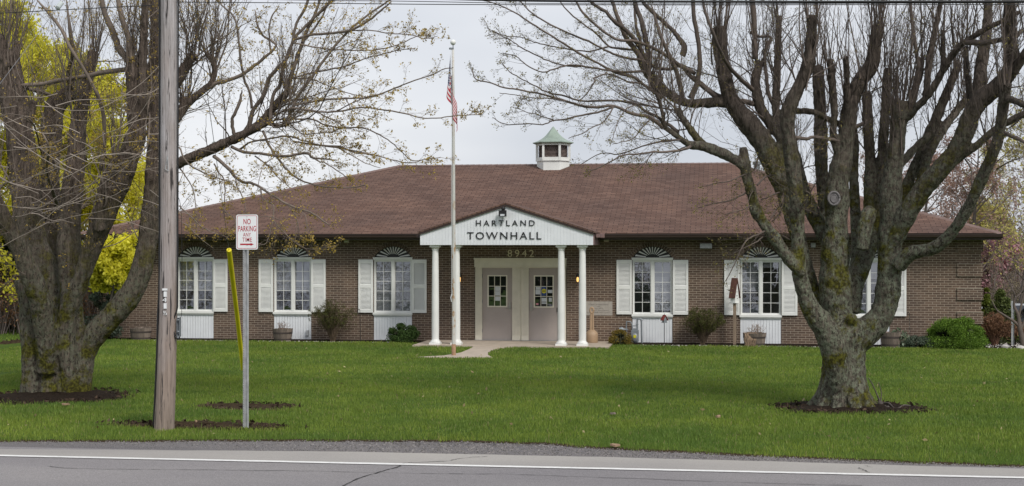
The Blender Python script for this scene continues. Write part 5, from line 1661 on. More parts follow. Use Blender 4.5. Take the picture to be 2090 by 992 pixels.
def mat_flag():
    m, nt, b = nodes_of("flag_cloth")
    uv = nt.nodes.new("ShaderNodeUVMap"); uv.uv_map = "cloth"; s = nt.nodes.new("ShaderNodeSeparateXYZ"); nt.links.new(uv.outputs[0], s.inputs[0])
    a = nn(nt, "ShaderNodeMath", operation='MULTIPLY'); a.inputs[1].default_value = 6.5; nt.links.new(s.outputs[1], a.inputs[0])
    fr_ = nn(nt, "ShaderNodeMath", operation='FRACT'); nt.links.new(a.outputs[0], fr_.inputs[0])
    gt = nn(nt, "ShaderNodeMath", operation='GREATER_THAN'); gt.inputs[1].default_value = .5; nt.links.new(fr_.outputs[0], gt.inputs[0])
    st = mixc(nt, gt.outputs[0], (.42,.03,.05), (.65,.65,.68))
    lu = nn(nt, "ShaderNodeMath", operation='LESS_THAN'); lu.inputs[1].default_value = .42; nt.links.new(s.outputs[0], lu.inputs[0])
    lv_ = nn(nt, "ShaderNodeMath", operation='LESS_THAN'); lv_.inputs[1].default_value = .54; nt.links.new(s.outputs[1], lv_.inputs[0])
    mm = nn(nt, "ShaderNodeMath", operation='MULTIPLY'); nt.links.new(lu.outputs[0], mm.inputs[0]); nt.links.new(lv_.outputs[0], mm.inputs[1])
    vo = nn(nt, "ShaderNodeTexVoronoi", Scale=1.0, Randomness=0.0)
    mp = nn(nt, "ShaderNodeMapping", Scale=(19, 13, 1)); nt.links.new(uv.outputs[0], mp.inputs[0]); nt.links.new(mp.outputs[0], vo.inputs["Vector"])
    ls_ = nn(nt, "ShaderNodeMath", operation='LESS_THAN'); ls_.inputs[1].default_value = .27; nt.links.new(vo.outputs["Distance"], ls_.inputs[0])
    can = mixc(nt, ls_.outputs[0], (.02,.03,.10), (.6,.6,.65))
    nt.links.new(mixc(nt, mm.outputs[0], st, can), b.inputs["Base Color"]); b.inputs["Roughness"].default_value = .8
    return m
fl = MB(); NU, NV = 28, 26; uvs = []
hoist = .92
ft = af(920.5, 112)
for i in range(NU+1):
    u = i/NU
    for j in range(NV+1):
        v = j/NV
        # limp cloth: the fly end falls in folds beside the pole
        fold = math.sin(u*15+v*1.2)*.045*(.25+u)
        cx_ = -.035 - .075*math.sin(min(1, u/.35)*math.pi)*(.3+v*.9) + max(0, u-.32)*(.20+.05*v)
        dz = -hoist*v*(1-.30*u) - 1.42*max(0, u-.05)**1.0
        fl.v.append((ft.x+.03+cx_+fold*.5, ft.y+fold*1.5+.05*(u > .3)-.06, ft.z+dz)); uvs.append((u, v))
for i in range(NU):
    for j in range(NV):
        a = i*(NV+1)+j; fl.f.append((a, a+NV+1, a+NV+2, a+1))
me = bpy.data.meshes.new("flag"); me.from_pydata([(a-ft.x, b-ft.y, c-ft.z) for a, b, c in fl.v], [], fl.f)
ul = me.uv_layers.new(name="cloth")
for p in me.polygons:
    for li in p.loop_indices: ul.data[li].uv = uvs[me.loops[li].vertex_index]
me.polygons.foreach_set("use_smooth", [True]*len(me.polygons)); me.materials.append(mat_flag())
fo = bpy.data.objects.new("flag", me); COL.objects.link(fo); fo.location = ft
tag(fo, "limp striped flag in red, white and blue hanging from the flagpole", "flag")

# --- cigarette receptacle
c = on_ground(1208, 699); c.y = 42.25; c.z = 0; c.x = at(1208, 699, Y=42.25).x
bin_ = thing("ash_receptacle", tuple(c), "beige plastic ash receptacle with long neck beside the porch's last column", "ash bin")
k = MB(); k.lathe([(.165,0),(.178,.02),(.178,.22),(.17,.27),(.12,.33),(.065,.37)], tuple(c), 22); part("base", k, MT['beige'], bin_, sub=c, smooth=True)
k = MB()
for s_ in (-1,1): k.tube([(c+Vector((s_*.036,0,.35)), .033), (c+Vector((s_*.03,0,.85)), .027)], 12)
k.box(c.x-.03, c.x+.03, c.y-.014, c.y+.02, .36, .85); part("neck", k, MT['beige'], bin_, sub=c, smooth=True)
k = MB(); nR = 16
ringc = c+Vector((0,0,.93)); k.tube([(ringc+Vector((.048*math.cos(a), 0, .075*math.sin(a))), .03) for a in [2*math.pi*i/nR for i in range(nR+1)]], 10)
part("top_ring", k, MT['beige'], bin_, sub=c, smooth=True)

# --- gas meter
c = Vector((at(1300, 700, Y=42.5).x, 42.5, -.03))
ax = lambda px, py, Y=42.5: at(px, py, Y=Y)
gm_ = thing("gas_meter", tuple(c), "grey gas meter and bent pipes against the white panel right of the entrance", "gas meter")
k = MB(); a, b = ax(1288.5, 699), ax(1303.5, 674)
k.box(a.x, b.x, 42.38, 42.60, a.z+.03, b.z); k.ball(((a.x+b.x)/2, 42.38, (a.z+b.z)/2-.03), .10, .04, .13, 14, 8); k.box(a.x+.02, b.x-.02, 42.42, 42.56, b.z, b.z+.05); k.box(a.x+.02, b.x-.02, 42.4, 42.58, a.z, a.z+.03)
part("meter_body", k, MT['greymetal'], gm_, sub=c, smooth=True, angle=35)
k = MB(); p0, p1 = ax(1293.5, 689), ax(1299, 683); k.box(p0.x, p1.x, 42.335, 42.345, p0.z, p1.z); part("meter_label", k, MT['yellowdisc'], gm_, sub=c)
k = MB(); pth = [ax(1310.5, 706), ax(1309.5, 680), ax(1309, 655), ax(1307, 651), ax(1302, 651), ax(1300.5, 655), ax(1300.5, 672)]
k.tube(smooth_path([(p, .026) for p in pth], 4), 10)
for px, py in ((1300.5,662),(1309,654)): q = ax(px, py); k.ball(tuple(q), .038, .038, .03)
k.tube([(ax(1291,665), .014), (ax(1300,665), .014)], 8); k.tube([(ax(1291,672), .02), (ax(1290,662), .02), (ax(1287,657), .02), (ax(1279,656), .02), (ax(1278,672), .02)], 8)
k.tube([(ax(1264,672.5), .06), (ax(1270,672.5), .062), (ax(1274,672.5), .03), (ax(1282,672.5), .02)], 14); k.ball(tuple(ax(1268.5,672)), .07, .05, .07); k.tube([(ax(1279,672), .018), (ax(1279,706), .018)], 8)
part("pipes", k, MT['greymetal'], gm_, sub=c, smooth=True, angle=60)

# --- tall birdhouse on a wooden post
c = Vector((at(1499.5, 706, Y=42.35).x, 42.35, -.05)); ax = lambda px, py, Y=42.35: at(px, py, Y=Y)
bh = thing("birdhouse", tuple(c), "tall white birdhouse with steep rusty roof on a square wooden post", "birdhouse")
k = MB(); k.box(c.x-.045, c.x+.045, c.y-.045, c.y+.045, -.2, ax(1499,617).z); part("post", k, MT['postwood'], bh, sub=c)
a, z0, z1, zt_ = 0, ax(1499,617).z, ax(1499,605).z, ax(1499,569).z
hb = MB(); hw = .085
def rotz(mb, cen, ang):
    ca_, sa_ = math.cos(ang), math.sin(ang)
    mb.v = [(cen.x+(x-cen.x)*ca_-(y-cen.y)*sa_, cen.y+(x-cen.x)*sa_+(y-cen.y)*ca_, z) for x, y, z in mb.v]; return mb
hb.prism([(c.x-hw, z0), (c.x+hw, z0), (c.x+hw, z1), (c.x, zt_-.04), (c.x-hw, z1)], c.y-.08, c.y+.08)
hb.box(c.x-hw-.02, c.x+hw+.02, c.y-.10, c.y+.10, z0-.02, z0)
part("house_body", rotz(hb, c, rad(52)), MT['white'], bh, sub=c)
rf = MB()
for s_ in (-1, 1):
    rf.prism([(c.x, zt_-.03), (c.x+s_*(hw+.035), z1-.05), (c.x+s_*(hw+.055), z1-.045), (c.x+s_*.0, zt_+.025)][::s_], c.y-.11, c.y+.11)
part("roof", rotz(rf, c, rad(52)), MT['redwood'], bh, sub=c)
hl = MB(); hl.ball((c.x, c.y-.08, z1+.02), .02, .006, .02); hl.ball((c.x, c.y-.08, z1+.13), .016, .006, .016); hl.bar((c.x, c.y-.08, z1-.05), (c.x, c.y-.12, z1-.05), .006)
part("entrance_holes", rotz(hl, c, rad(52)), MT['dark'], bh, sub=c)

# --- little red-roofed birdhouse on a thin stake
c = Vector((at(1356, 706, Y=42.15).x, 42.15, -.05)); ax = lambda px, py, Y=42.15: at(px, py, Y=Y)
sbh = thing("birdhouse", tuple(c), "tiny red-roofed birdhouse on a thin dark stake before the white window panel", "birdhouse")
k = MB(); k.bar((c.x, c.y, -.1), (c.x, c.y, ax(1356,640).z), .008); part("stake", k, MT['black'], sbh, sub=c)
z0, z1, zt_ = ax(1356,658).z, ax(1356,652).z, ax(1356,644).z
k = MB(); k.prism([(c.x-.045, z0), (c.x+.045, z0), (c.x+.045, z1), (c.x, zt_-.01), (c.x-.045, z1)], c.y-.05, c.y+.05); k.box(c.x-.06, c.x+.06, c.y-.065, c.y+.065, z0-.012, z0)
part("house_body", rotz(k, c, rad(35)), MT['greymetal'], sbh, sub=c)
k = MB()
for s_ in (-1,1): k.prism([(c.x, zt_), (c.x+s_*.085, z1-.03), (c.x+s_*.095, z1-.018), (c.x, zt_+.02)][::s_], c.y-.075, c.y+.075)
part("roof", rotz(k, c, rad(35)), MT['birdred'], sbh, sub=c)

# --- shepherd's hooks
def hook(px, pyt, Y, label):
    c = Vector((at(px, 700, Y=Y).x, Y, -.05)); zt_ = at(px, pyt, Y=Y).z
    k = MB(); k.tube(smooth_path([(Vector((c.x, Y, -.1)), .008), (Vector((c.x-.02, Y, zt_-.15)), .008), (Vector((c.x-.02, Y, zt_-.02)), .008), (Vector((c.x-.05, Y, zt_+.03)), .008), (Vector((c.x-.085, Y, zt_)), .008), (Vector((c.x-.08, Y, zt_-.05)), .008)], 4), 6)
    tag(part("garden_hook", k, MT['black'], None, loc=tuple(c), sub=c, smooth=True), label, "garden hook", "garden hooks")
hook(736, 633, 42.3, "thin black garden hook before the shutter nearest the porch on its flagpole side")
hook(1858, 640, 42.3, "thin black garden hook before the building's rightmost shutter")

# --- half-barrel planters
def barrel(px, pyb, Y, w, h, label, plant):
    c = Vector((at(px, pyb, Y=Y).x, Y, -.045)); R_ = w/2
    r_ = thing("barrel_planter", tuple(c), label, "planter", "half-barrel planters along the facade")
    k = MB(); ns = 22
    for i in range(ns):
        a0_, a1_ = 2*math.pi*(i+.03)/ns, 2*math.pi*(i+.97)/ns
        f = lambda a, q, z: (c.x+q*math.cos(a), c.y+q*math.sin(a), c.z+z)
        hh = h*random.uniform(.97, 1.02)
        k.hexa([f(a0_,R_*.84,0), f(a1_,R_*.84,0), f(a1_,R_*.84-.03,0), f(a0_,R_*.84-.03,0)], [f(a0_,R_,hh), f(a1_,R_,hh), f(a1_,R_-.03,hh), f(a0_,R_-.03,hh)])
    part("staves", k, MT['barrelwood'], r_, sub=c)
    for z0_, z1_ in ((.12, .22), (.60, .74)):
        hp = MB(); q0, q1 = R_*lerp(.84,1,z0_)+.004, R_*lerp(.84,1,z1_)+.004
        hp.lathe([(q0,h*z0_),(q1,h*z1_),(q1-.012,h*z1_),(q0-.012,h*z0_)], tuple(c), 24); part("hoop", hp, MT['darkband'], r_, sub=c, smooth=True)
    s_ = MB(); s_.lathe([(R_-.04, h*.82), (R_*.5, h*.88), (.01, h*.9)], tuple(c), 18); part("soil", s_, MT['mulch'], r_, sub=c, smooth=True)
    w = Woody(int(px)); ctr = c+Vector((0,0,h*.88))
    if plant == 'twigs':
        for _ in range(16): w.grow(ctr+Vector((random.uniform(-.15,.15), random.uniform(-.1,.1), 0)), Vector((random.uniform(-.8,.8), random.uniform(-.5,.5), 1)).normalized(), .26, .006, 1, .2, .35, minr=.003)
        part("dry_stems", merge(w.br, w.tw), M("dry_stems", (.22,.13,.09), .9, .3, 10, island=.3), r_, sub=c)
    if plant == 'straw':
        for _ in range(26): w.grow(ctr+Vector((random.uniform(-.15,.18), random.uniform(-.1,.1), 0)), Vector((random.uniform(-.9,.9), random.uniform(-.5,.5), 1)).normalized(), .28, .006, 1, .1, .4, minr=.003)
        for _ in range(60):
            a = ctr+Vector((random.uniform(-.22,.02), -.10, .04)); w.tw.tube([(a, .005), (a+Vector((random.uniform(-.08,.05), -.16, .02)), .005), (a+Vector((random.uniform(-.1,.06), -.22, -.18)), .004), (a+Vector((random.uniform(-.12,.06), -.21, -.36)), .003)], 3)
        part("dry_stems", merge(w.br, w.tw), M("straw_stems", (.27,.19,.13), .9, .3, 10, island=.35), r_, sub=c)
    if plant == 'green':
        pts = np.array([[c.x+random.uniform(.0,.42), c.y+random.uniform(-.2,.1), c.z+h*.9+random.uniform(-.40,.10)*(1)] for _ in range(60)])
        leaf_cloud("leaves", pts, .055, 5, mat_leaf("planter_leaves", (.05,.08,.035), (.25,.30,.22), .2), r_, c, spread=.03)
    return r_
barrel(287.5, 692, 42.25, .66, .36, "low dark half-barrel planter at the facade's leftmost end, almost empty", None)
barrel(577, 692, 42.25, .60, .37, "half-barrel planter of dry twigs before the second white panel from the utility pole", 'twigs')
barrel(1540, 704, 42.15, .66, .37, "weathered half-barrel planter spilling dry straw next to the wooden birdhouse post", 'straw')
barrel(1818, 706, 42.15, .60, .42, "half-barrel planter with trailing green leaves half hidden behind the maple trunk", 'green')

# ================================================================== SHRUBS
LEAF_DK = mat_leaf("dark_shrub_leaf", (.018,.04,.010), (.05,.09,.022), .2)
LEAF_YEW = mat_leaf("yew_needles", (.05,.11,.012), (.19,.31,.04), .3, 5)
LEAF_DK2 = mat_leaf("evergreen_leaf", (.03,.06,.015), (.08,.14,.035), .25)
LEAF_GOLD = mat_leaf("golden_shrub_leaf", (.10,.085,.02), (.28,.20,.035), .25)
LEAF_OLIVE = mat_leaf("olive_tiny_leaf", (.05,.055,.015), (.12,.13,.03), .25)
LEAF_GREY = mat_leaf("grey_green_leaf", (.045,.07,.05), (.14,.17,.12), .2)
LEAF_CON = mat_leaf("conifer_spray", (.045,.065,.018), (.15,.19,.05), .2)
LEAF_ARB = mat_leaf("arborvitae_spray", (.08,.12,.015), (.22,.26,.04), .25)
LEAF_RUST = mat_leaf("rusty_bracts", (.17,.09,.055), (.32,.18,.10), .2)
STEM = M("shrub_stems", (.10,.07,.045), .9, .3, 10, island=.3)

def twiggy(name, px, Y, w, h, seed, label, cat="shrub", leaf=LEAF_OLIVE, n=110, ls=.016, per=3, stem=STEM, flat=.7, zb=-.04):
    c = Vector((at(px, 700, Y=Y).x, Y, zb)); r_ = thing(name, tuple(c), label, cat)
    W_ = Woody(seed); R = W_.R
    for _ in range(n):
        a = R.uniform(0, 6.28); el = R.uniform(.05, 1.0)
        q = math.sqrt(R.random())
        tip = Vector((math.cos(a)*w/2*q, math.sin(a)*w/2*q*flat, h*(.42+.55*math.sqrt(max(0, 1-q*q))*R.uniform(.8,1.02))))
        p0 = c+Vector((R.uniform(-.06,.06), R.uniform(-.05,.05), 0))
        mid = p0.lerp(c+tip, .5)+Vector((0,0,h*.02))-Vector((tip.x, tip.y, 0))*.16
        path = smooth_path([(p0, .008), (mid, .0055), (c+tip, .0025)], 5)
        W_.tw.tube(path, 4, cap=False)
        W_.clothe(path, 9, h*.24, .003, 1, up=.3, t0=.35, budp=1, spread=(.3,.8), minr=.0018)
    part("stems", merge(W_.br, W_.tw), stem, r_, sub=c)
    leaf_cloud("leaves", np.array([tuple(b) for b in W_.buds]), ls, per, leaf, r_, c, spread=ls*1.2)
    return r_
twiggy("shrub", 679, 42.2, 1.5, 1.22, 41, "round twiggy shrub barely in leaf against the brick between two windows on the pole side", n=90)
twiggy("shrub", 1434, 42.2, 1.32, 1.10, 42, "round twiggy olive shrub between the two windows right of the porch", n=110, leaf=LEAF_OLIVE, per=4)

def dense(name, px, Y, w, d, h, seed, label, leaf, size=.035, n=5000, lumps=26, cat="shrub", lay=0.0, zb=-.05, gap=.25, cone=False, cx=None, lr=(.10,.2)):
    X_ = at(px, 700, Y=Y).x if cx is None else cx
    c = Vector((X_, Y, zb)); r_ = thing(name, tuple(c), label, cat)
    g = np.random.default_rng(seed)
    L = []
    for i in range(lumps):
        a = g.random()*6.28; z = g.random()
        if cone: q = (1-z)*.9
        else: q = math.sqrt(max(.02, 1-(abs(z-.35)/.68)**2))*.82
        q *= g.uniform(.75, 1.0)
        L.append((math.cos(a)*q*w/2, math.sin(a)*q*d/2, .06*h+z*h*.86, g.uniform(*lr)*(w if cone else (w+d)/2)*(1.2-z*(.8 if cone else .35))))
    L = np.array(L)
    per = n//lumps
    dirs = g.normal(0,1,(lumps,per,3)); dirs /= np.linalg.norm(dirs,axis=2)[:,:,None]
    rr = g.uniform(.55,1.08,(lumps,per))[:,:,None]*L[:,None,3:4]
    dirs[:,:,2] *= .7
    P_ = (L[:,None,:3] + dirs*rr).reshape(-1,3)
    P_ = P_[P_[:,2] > .02]
    P_ += np.array(tuple(c))
    leaf_cloud("foliage", P_, size, 1, leaf, r_, c, spread=.004, aspect=2.0)
    k = MB()
    for i in range(0, lumps, 2):
        k.tube([(c, .018), (c+Vector((L[i,0]*.4, L[i,1]*.4, L[i,2]*.5)), .012), (c+Vector((L[i,0], L[i,1], L[i,2])), .006)], 5)
    # a dim mass of inner twigs
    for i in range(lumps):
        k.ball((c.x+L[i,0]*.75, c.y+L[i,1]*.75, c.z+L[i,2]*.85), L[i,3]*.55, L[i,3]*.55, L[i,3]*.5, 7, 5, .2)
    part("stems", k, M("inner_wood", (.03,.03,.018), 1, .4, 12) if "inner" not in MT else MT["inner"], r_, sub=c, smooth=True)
    return r_
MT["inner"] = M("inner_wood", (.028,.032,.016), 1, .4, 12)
dense("shrub", 824, 42.15, .94, .6, .54, 51, "small dark evergreen shrub below the white panel nearest the porch", LEAF_DK2, .022, 9000, 30, lr=(.16,.26))
dense("shrub", 1266, 42.0, .62, .55, .42, 52, "low golden yellow shrub beside the gas meter", LEAF_GOLD, .018, 6500, 24, lr=(.16,.26))
dense("shrub", 1874, 41.95, .86, .6, .30, 53, "low grey-green mounded shrub at the foot of the big green yew", LEAF_GREY, .022, 6000, 26, lr=(.14,.22))
dense("yew", 1949, 42.0, 1.75, 1.2, .80, 54, "wide bright green spreading yew at the building's right corner", LEAF_YEW, .020, 62000, 90)
dense("conifer", 2014, 45.5, .95, .8, 1.85, 55, "slim yellow-green arborvitae behind the building's corner", LEAF_ARB, .04, 9000, 40, cat="conifer", cone=True, zb=-.2)
dense("conifer", 2043, 44.5, 1.55, 1.2, 1.75, 56, "dark green conical conifer between the two parked cars", LEAF_CON, .04, 15000, 55, cat="conifer", cone=True, zb=-.12)
twiggy("shrub", 2030, 43.2, 1.1, .95, 57, "rusty brown bare shrub behind the yew at the corner", leaf=LEAF_RUST, n=110, ls=.022, per=3, zb=-.06, stem=M("rust_stems", (.25,.14,.09), .9, .3, 10, island=.4))
twiggy("shrub", 2075, 44.2, 1.2, .7, 58, "low brown twiggy shrub behind the grey metal post", leaf=LEAF_RUST, n=70, ls=.025, per=3, zb=-.1, stem=M("brown_stems", (.09,.055,.04), .9, .3, 10, island=.4))

# small crooked tree at the frame's right edge
c = Vector((at(2089, 712, Y=42.2).x, 42.2, -.05)); sml = thing("ornamental_tree", tuple(c), "small crooked bare ornamental tree beside the rocks at the lawn's far right", "tree")
W_ = Woody(61); ax = lambda px, py, Y=42.2: at(px, py, Y=Y)
tr = [[(2090,714,6.5),(2086,690,5.5),(2082,672,5),(2080,655,4),(2077,640,3.5),(2070,625,2.6),(2072,610,2.2),(2084,598,1.6)],
      [(2082,668,3.5),(2072,658,3),(2060,650,2.4),(2046,641,1.8),(2034,632,1.2),(2024,612,.8)],
      [(2083,672,3.2),(2092,655,3),(2100,630,2.5),(2110,600,2),(2112,560,1.2)],
      [(2079,648,2.6),(2084,625,2.2),(2090,600,1.8),(2095,570,1.2)]]
kk = MB()
for L_ in tr:
    path = smooth_path([(ax(a, b), r_*42.2/F) for a, b, r_ in L_], 4); kk.tube(path, 8, jit=.05); W_.clothe(path, 4, .6, .006, 1, up=.2, t0=.4, budp=.5)
part("trunk", kk, TWIG, sml, sub=c, smooth=True, angle=None); part("twigs", merge(W_.br, W_.tw), TWIG, sml, sub=c)

# grey metal post, rocks
c = Vector((at(2066.5, 704, Y=43).x, 43, -.05)); k = MB(); zt_ = at(2066, 614, Y=43).z; k.box(c.x-.035, c.x+.035, c.y-.004, c.y+.004, -.2, zt_); k.box(c.x-.035, c.x-.029, c.y-.03, c.y, -.2, zt_); k.box(c.x+.029, c.x+.035, c.y-.03, c.y, -.2, zt_)
tag(part("metal_post", k, MT['galv'], None, loc=tuple(c), sub=c), "plain grey metal post standing by the rocks and conifer", "post")
k = MB()
def rock(px, py, Y, rx, ry, rz, label, seed):
    c = Vector((at(px, py, Y=Y).x, Y, -.03)); k = MB(); random.seed(seed); k.ball((c.x, c.y, c.z), rx, ry, rz, 12, 8, .12)
    tag(part("rock", k, MT['rock'], None, loc=tuple(c), sub=c, smooth=True, angle=50), label, "rock", "pale landscaping rocks")
rock(2052, 707, 42.5, .13, .1, .075, "pale rounded rock next to the grey metal post", 1)
rock(2083, 711, 41.9, .13, .1, .085, "pale rounded rock at the foot of the crooked little tree", 2)
rock(2016, 711, 42.3, .07, .06, .035, "small flat pale rock beside the yew", 3)

# --- fallen wood and bark on the lawn
def chip(px, py, L, label, m=None, seed=1, name="bark_piece"):
    p = on_ground(px, py); random.seed(seed); k = MB(); n = 9
    for lay in range(1):
        top_ = [(p.x+L/2*math.cos(a)*random.uniform(.7,1.1), p.y+L*.4*math.sin(a)*random.uniform(.7,1.1), p.z+.05+random.uniform(0,.02)) for a in [2*math.pi*i/n for i in range(n)]]
        bot_ = [(x, y, z-.025) for x, y, z in top_]
        k.add(top_+bot_, [tuple(range(n)), tuple(range(2*n-1,n-1,-1))]+[(i,i+n,(i+1)%n+n,(i+1)%n) for i in range(n)])
    tag(part(name, k, m or MT['fallen'], None, loc=tuple(p), sub=p), label, "bark", "bits of bark fallen on the lawn")
chip(134, 831, .17, "light brown chip of bark on the grass before the leftmost tree's mulch ring", seed=3)
chip(1252, 850, .10, "curled grey bark flake on open lawn between the maple and the road", M("grey_bark_chip", (.22,.18,.15), .9), 4)
chip(1465, 856, .09, "small bark flake on the lawn in front of the maple's mulch ring", seed=5)
chip(1255, 916, .14, "tan bark flake lying at the gravel's grassy edge", seed=6)
chip(400, 866, .05, "tiny pale chip beside the bare soil between pole and sign", seed=7)
c = on_ground(1800, 834); br_ = MB()
ab = lambda px, py, z: Vector((on_ground(px, py).x, on_ground(px, py).y, on_ground(px, py).z+z))
for L_ in ([(1796,833,.05,.03),(1805,834,.09,.02),(1815,836,.10,.014),(1824,838,.05,.010),(1835,839,.05,.012),(1845,838,.09,.010),(1858,837,.07,.008)],
           [(1797,832,.08,.02),(1790,832,.22,.011),(1780,832,.40,.009),(1772,832,.50,.006)], [(1797,832,.1,.012),(1799,832,.25,.008),(1793,832,.42,.005)],
           [(1822,839,.05,.01),(1828,840,.04,.009),(1838,838,.06,.008)], [(1812,836,.06,.014),(1816,839,.05,.010),(1806,838,.08,.01)]):
    br_.tube(smooth_path([(ab(a, b, z), r_) for a, b, z, r_ in L_], 4), 7, jit=.1)
q_ = ab(1797, 834, .06); br_.ball(tuple(q_), .05, .05, .08, 8, 6, .1)
random.seed(99)
tag(part("fallen_branch", br_, M("fallen_branch_bark", (.10,.085,.075), .9, .35, 12), None, loc=tuple(c), sub=c, smooth=True, angle=None), "crooked fallen branch lying in the mulch beside the maple trunk", "branch")

# ================================================================== PARKED CARS behind the hedge plants
def car(name, X, Y, z, ang, bodym, label, tall=1.0):
    r_ = thing(name, (X, Y, z), label, "car", "cars parked behind the shrubs"); r_.rotation_euler = (0,0,ang)
    k = MB()
    h = 1.0
    side = [(-2.2,.35),(-2.25,.6),(-2.15,.86),(-1.2,.98),(-1.0,1.0),(1.6,1.0),(2.15,.92),(2.25,.6),(2.2,.35)]
    side = [(x, z_*(1+.12*(tall-1)*3)) for x, z_ in side]
    k.prism(side, -.88, .88)
    part("body", k, bodym, r_, smooth=True, angle=30)
    k = MB(); zt_ = 1.46*tall; zb = 1.0*(1+.12*(tall-1)*3)
    k.hexa([(-1.15,-.82,zb),(1.75,-.82,zb),(1.75,.82,zb),(-1.15,.82,zb)], [(-.35,-.66,zt_-.03),(1.2,-.66,zt_-.03),(1.2,.66,zt_-.03),(-.35,.66,zt_-.03)])
    part("windows", k, MT['carglass'], r_)
    k = MB(); k.box(-.38,1.24,-.67,.67,zt_-.035,zt_+.02)
    for s_ in (-1,1):
        for (xa_, xb_) in ((-1.15,-.35),(1.75,1.2),(.35,.40)):
            k.bar((xa_, s_*.83, zb), (xb_, s_*.67, zt_), .035)
    part("roof", k, bodym, r_, smooth=True)
    for sx in (-1.4, 1.4):
        for sy in (-.86, .86):
            t = MB(); n = 20
            t.tube([(Vector((sx, sy-.1, .34)), .34), (Vector((sx, sy+.1, .34)), .34)], n); wo_ = part("wheel", t, MT['black'], r_, smooth=True)
            t = MB(); t.tube([(Vector((sx, sy-.11, .34)), .2), (Vector((sx, sy+.11, .34)), .2)], n); part("rim", t, MT['galv'], wo_, smooth=True)
    for sy in (-.6, .6):
        k = MB(); k.ball((-2.2, sy, .72), .06, .18, .09); part("headlight", k, MT['signwhite'], r_, smooth=True)
    return r_
m, nt, b = nodes_of("car_window_glass"); b.inputs["Base Color"].default_value = (.03,.035,.045,1); b.inputs["Roughness"].default_value = .05; MT['carglass'] = m
m, nt, b = nodes_of("silver_car_paint"); b.inputs["Base Color"].default_value = (.45,.48,.53,1); b.inputs["Roughness"].default_value = .25; b.inputs["Coat Weight"].default_value = .6; CARS = m
m, nt, b = nodes_of("dark_car_paint"); b.inputs["Base Color"].default_value = (.03,.034,.045,1); b.inputs["Roughness"].default_value = .25; b.inputs["Coat Weight"].default_value = .6; CARD = m
YC = 53
car("parked_car", at(2018, 640, Y=YC).x+.6, YC, ground_z(9.5, YC)-.22, rad(200), CARS, "silver car mostly hidden behind the building's corner and the conifers")
car("parked_car", at(2105, 640, Y=YC-3).x+.9, YC-3, ground_z(11, YC-3)+.0, rad(-75), CARD, "dark car with pale roof parked at the right edge behind the crooked little tree", 1.12)
# the car across the road whose reflection shows in a window
car("parked_car", 4.5, -16, .07, rad(172), CARS, "silver car parked across the road, behind the photographer")

# ================================================================== BACKGROUND TREES
LEAF_YG = mat_leaf("yellow_green_blossom", (.58,.56,.03), (.90,.85,.13), .6, .8)
LEAF_YG2 = mat_leaf("young_green_leaf", (.36,.34,.10), (.58,.50,.16), .4)
LEAF_PINK = mat_leaf("pink_blossom", (.45,.22,.25), (.72,.48,.50), .4)
LEAF_RED = mat_leaf("reddish_buds", (.26,.16,.14), (.40,.26,.20), .3)
LEAF_TAN = mat_leaf("tan_brush_tips", (.16,.13,.085), (.27,.22,.14), .3)
LEAF_SPR = mat_leaf("spruce_needles", (.018,.032,.014), (.055,.075,.03), .15)
BG_BARK = M("distant_bark", (.11,.09,.08), .95, .3, 6); BG_TWIG = M("distant_twigs", (.16,.13,.12), .95, .3, 3, island=.3)
def bgt(px, Y, H, r, seed, label, leaf, size, per, **kw):
    X_ = at(px, 600, Y=Y).x
    return bg_tree("tree", X_, Y, H, r, seed, label, "tree", BG_BARK, BG_TWIG, leaf, size, per, group="trees around the building", **kw)
bgt(70, 47, 11.5, .20, 101, "bright yellow-green flowering tree behind the leftmost maple's thick stems", LEAF_YG, .075, 14, levels=3, nb=30, spread=.30, crown0=.10, ls=.15)
bgt(200, 50, 9.5, .17, 102, "yellow-green flowering tree between the old maple and the utility pole", LEAF_YG, .075, 14, levels=3, nb=28, spread=.29, crown0=.08, ls=.15)
bgt(-60, 44, 10, .18, 103, "yellow-green flowering tree at the far left edge", LEAF_YG, .075, 14, levels=3, nb=26, spread=.30, crown0=.12, ls=.15)
bgt(204, 40.8, 3.3, .05, 104, "small yellow-blossomed sapling before the brick at the facade's left end", LEAF_YG, .075, 26, levels=2, nb=18, spread=.26, crown0=.55, ls=.09, lean=.17)
bgt(2075, 56, 9.5, .055, 111, "thin pale-leafed tree beyond the conifers at the right edge", LEAF_YG2, .055, 1, levels=3, nb=26, spread=.24, crown0=.12, ls=.10, up=.7)
bgt(2112, 49, 8.5, .05, 112, "slender budding tree just past the crooked little tree", LEAF_YG2, .055, 1, levels=3, nb=20, spread=.25, crown0=.12, ls=.10, up=.7)
bgt(2030, 84, 9.5, .07, 113, "slender multi-branched tree behind the silver car", LEAF_YG2, .055, 2, levels=3, nb=24, spread=.22, crown0=.15, ls=.10, up=.8)
bgt(1880, 78, 9.2, .16, 114, "red-budded bare tree showing over the roof's right slope", LEAF_RED, .06, 3, levels=3, nb=26, spread=.26, crown0=.15, ls=.14)
bgt(1790, 84, 8.8, .15, 115, "red-budded bare tree over the roof behind the maple's middle limbs", LEAF_RED, .06, 3, levels=3, nb=22, spread=.26, crown0=.15, ls=.14)
bgt(1970, 72, 9.5, .15, 116, "reddish bare tree above the roof's right corner", LEAF_RED, .06, 3, levels=3, nb=24, spread=.26, crown0=.15, ls=.14)
bgt(2036, 74, 4.0, .10, 117, "pink blossoming cherry tree beyond the parked cars", LEAF_PINK, .09, 22, levels=3, nb=24, spread=.34, crown0=.22, ls=.18)
bgt(2005, 84, 6.0, .12, 118, "pale yellow budding tree beyond the cherry", LEAF_YG2, .09, 8, levels=3, nb=20, spread=.30, crown0=.2, ls=.15)
M_PINKTAN = mat_leaf("pinkish_tan_tips", (.24,.18,.155), (.36,.28,.25), .3)
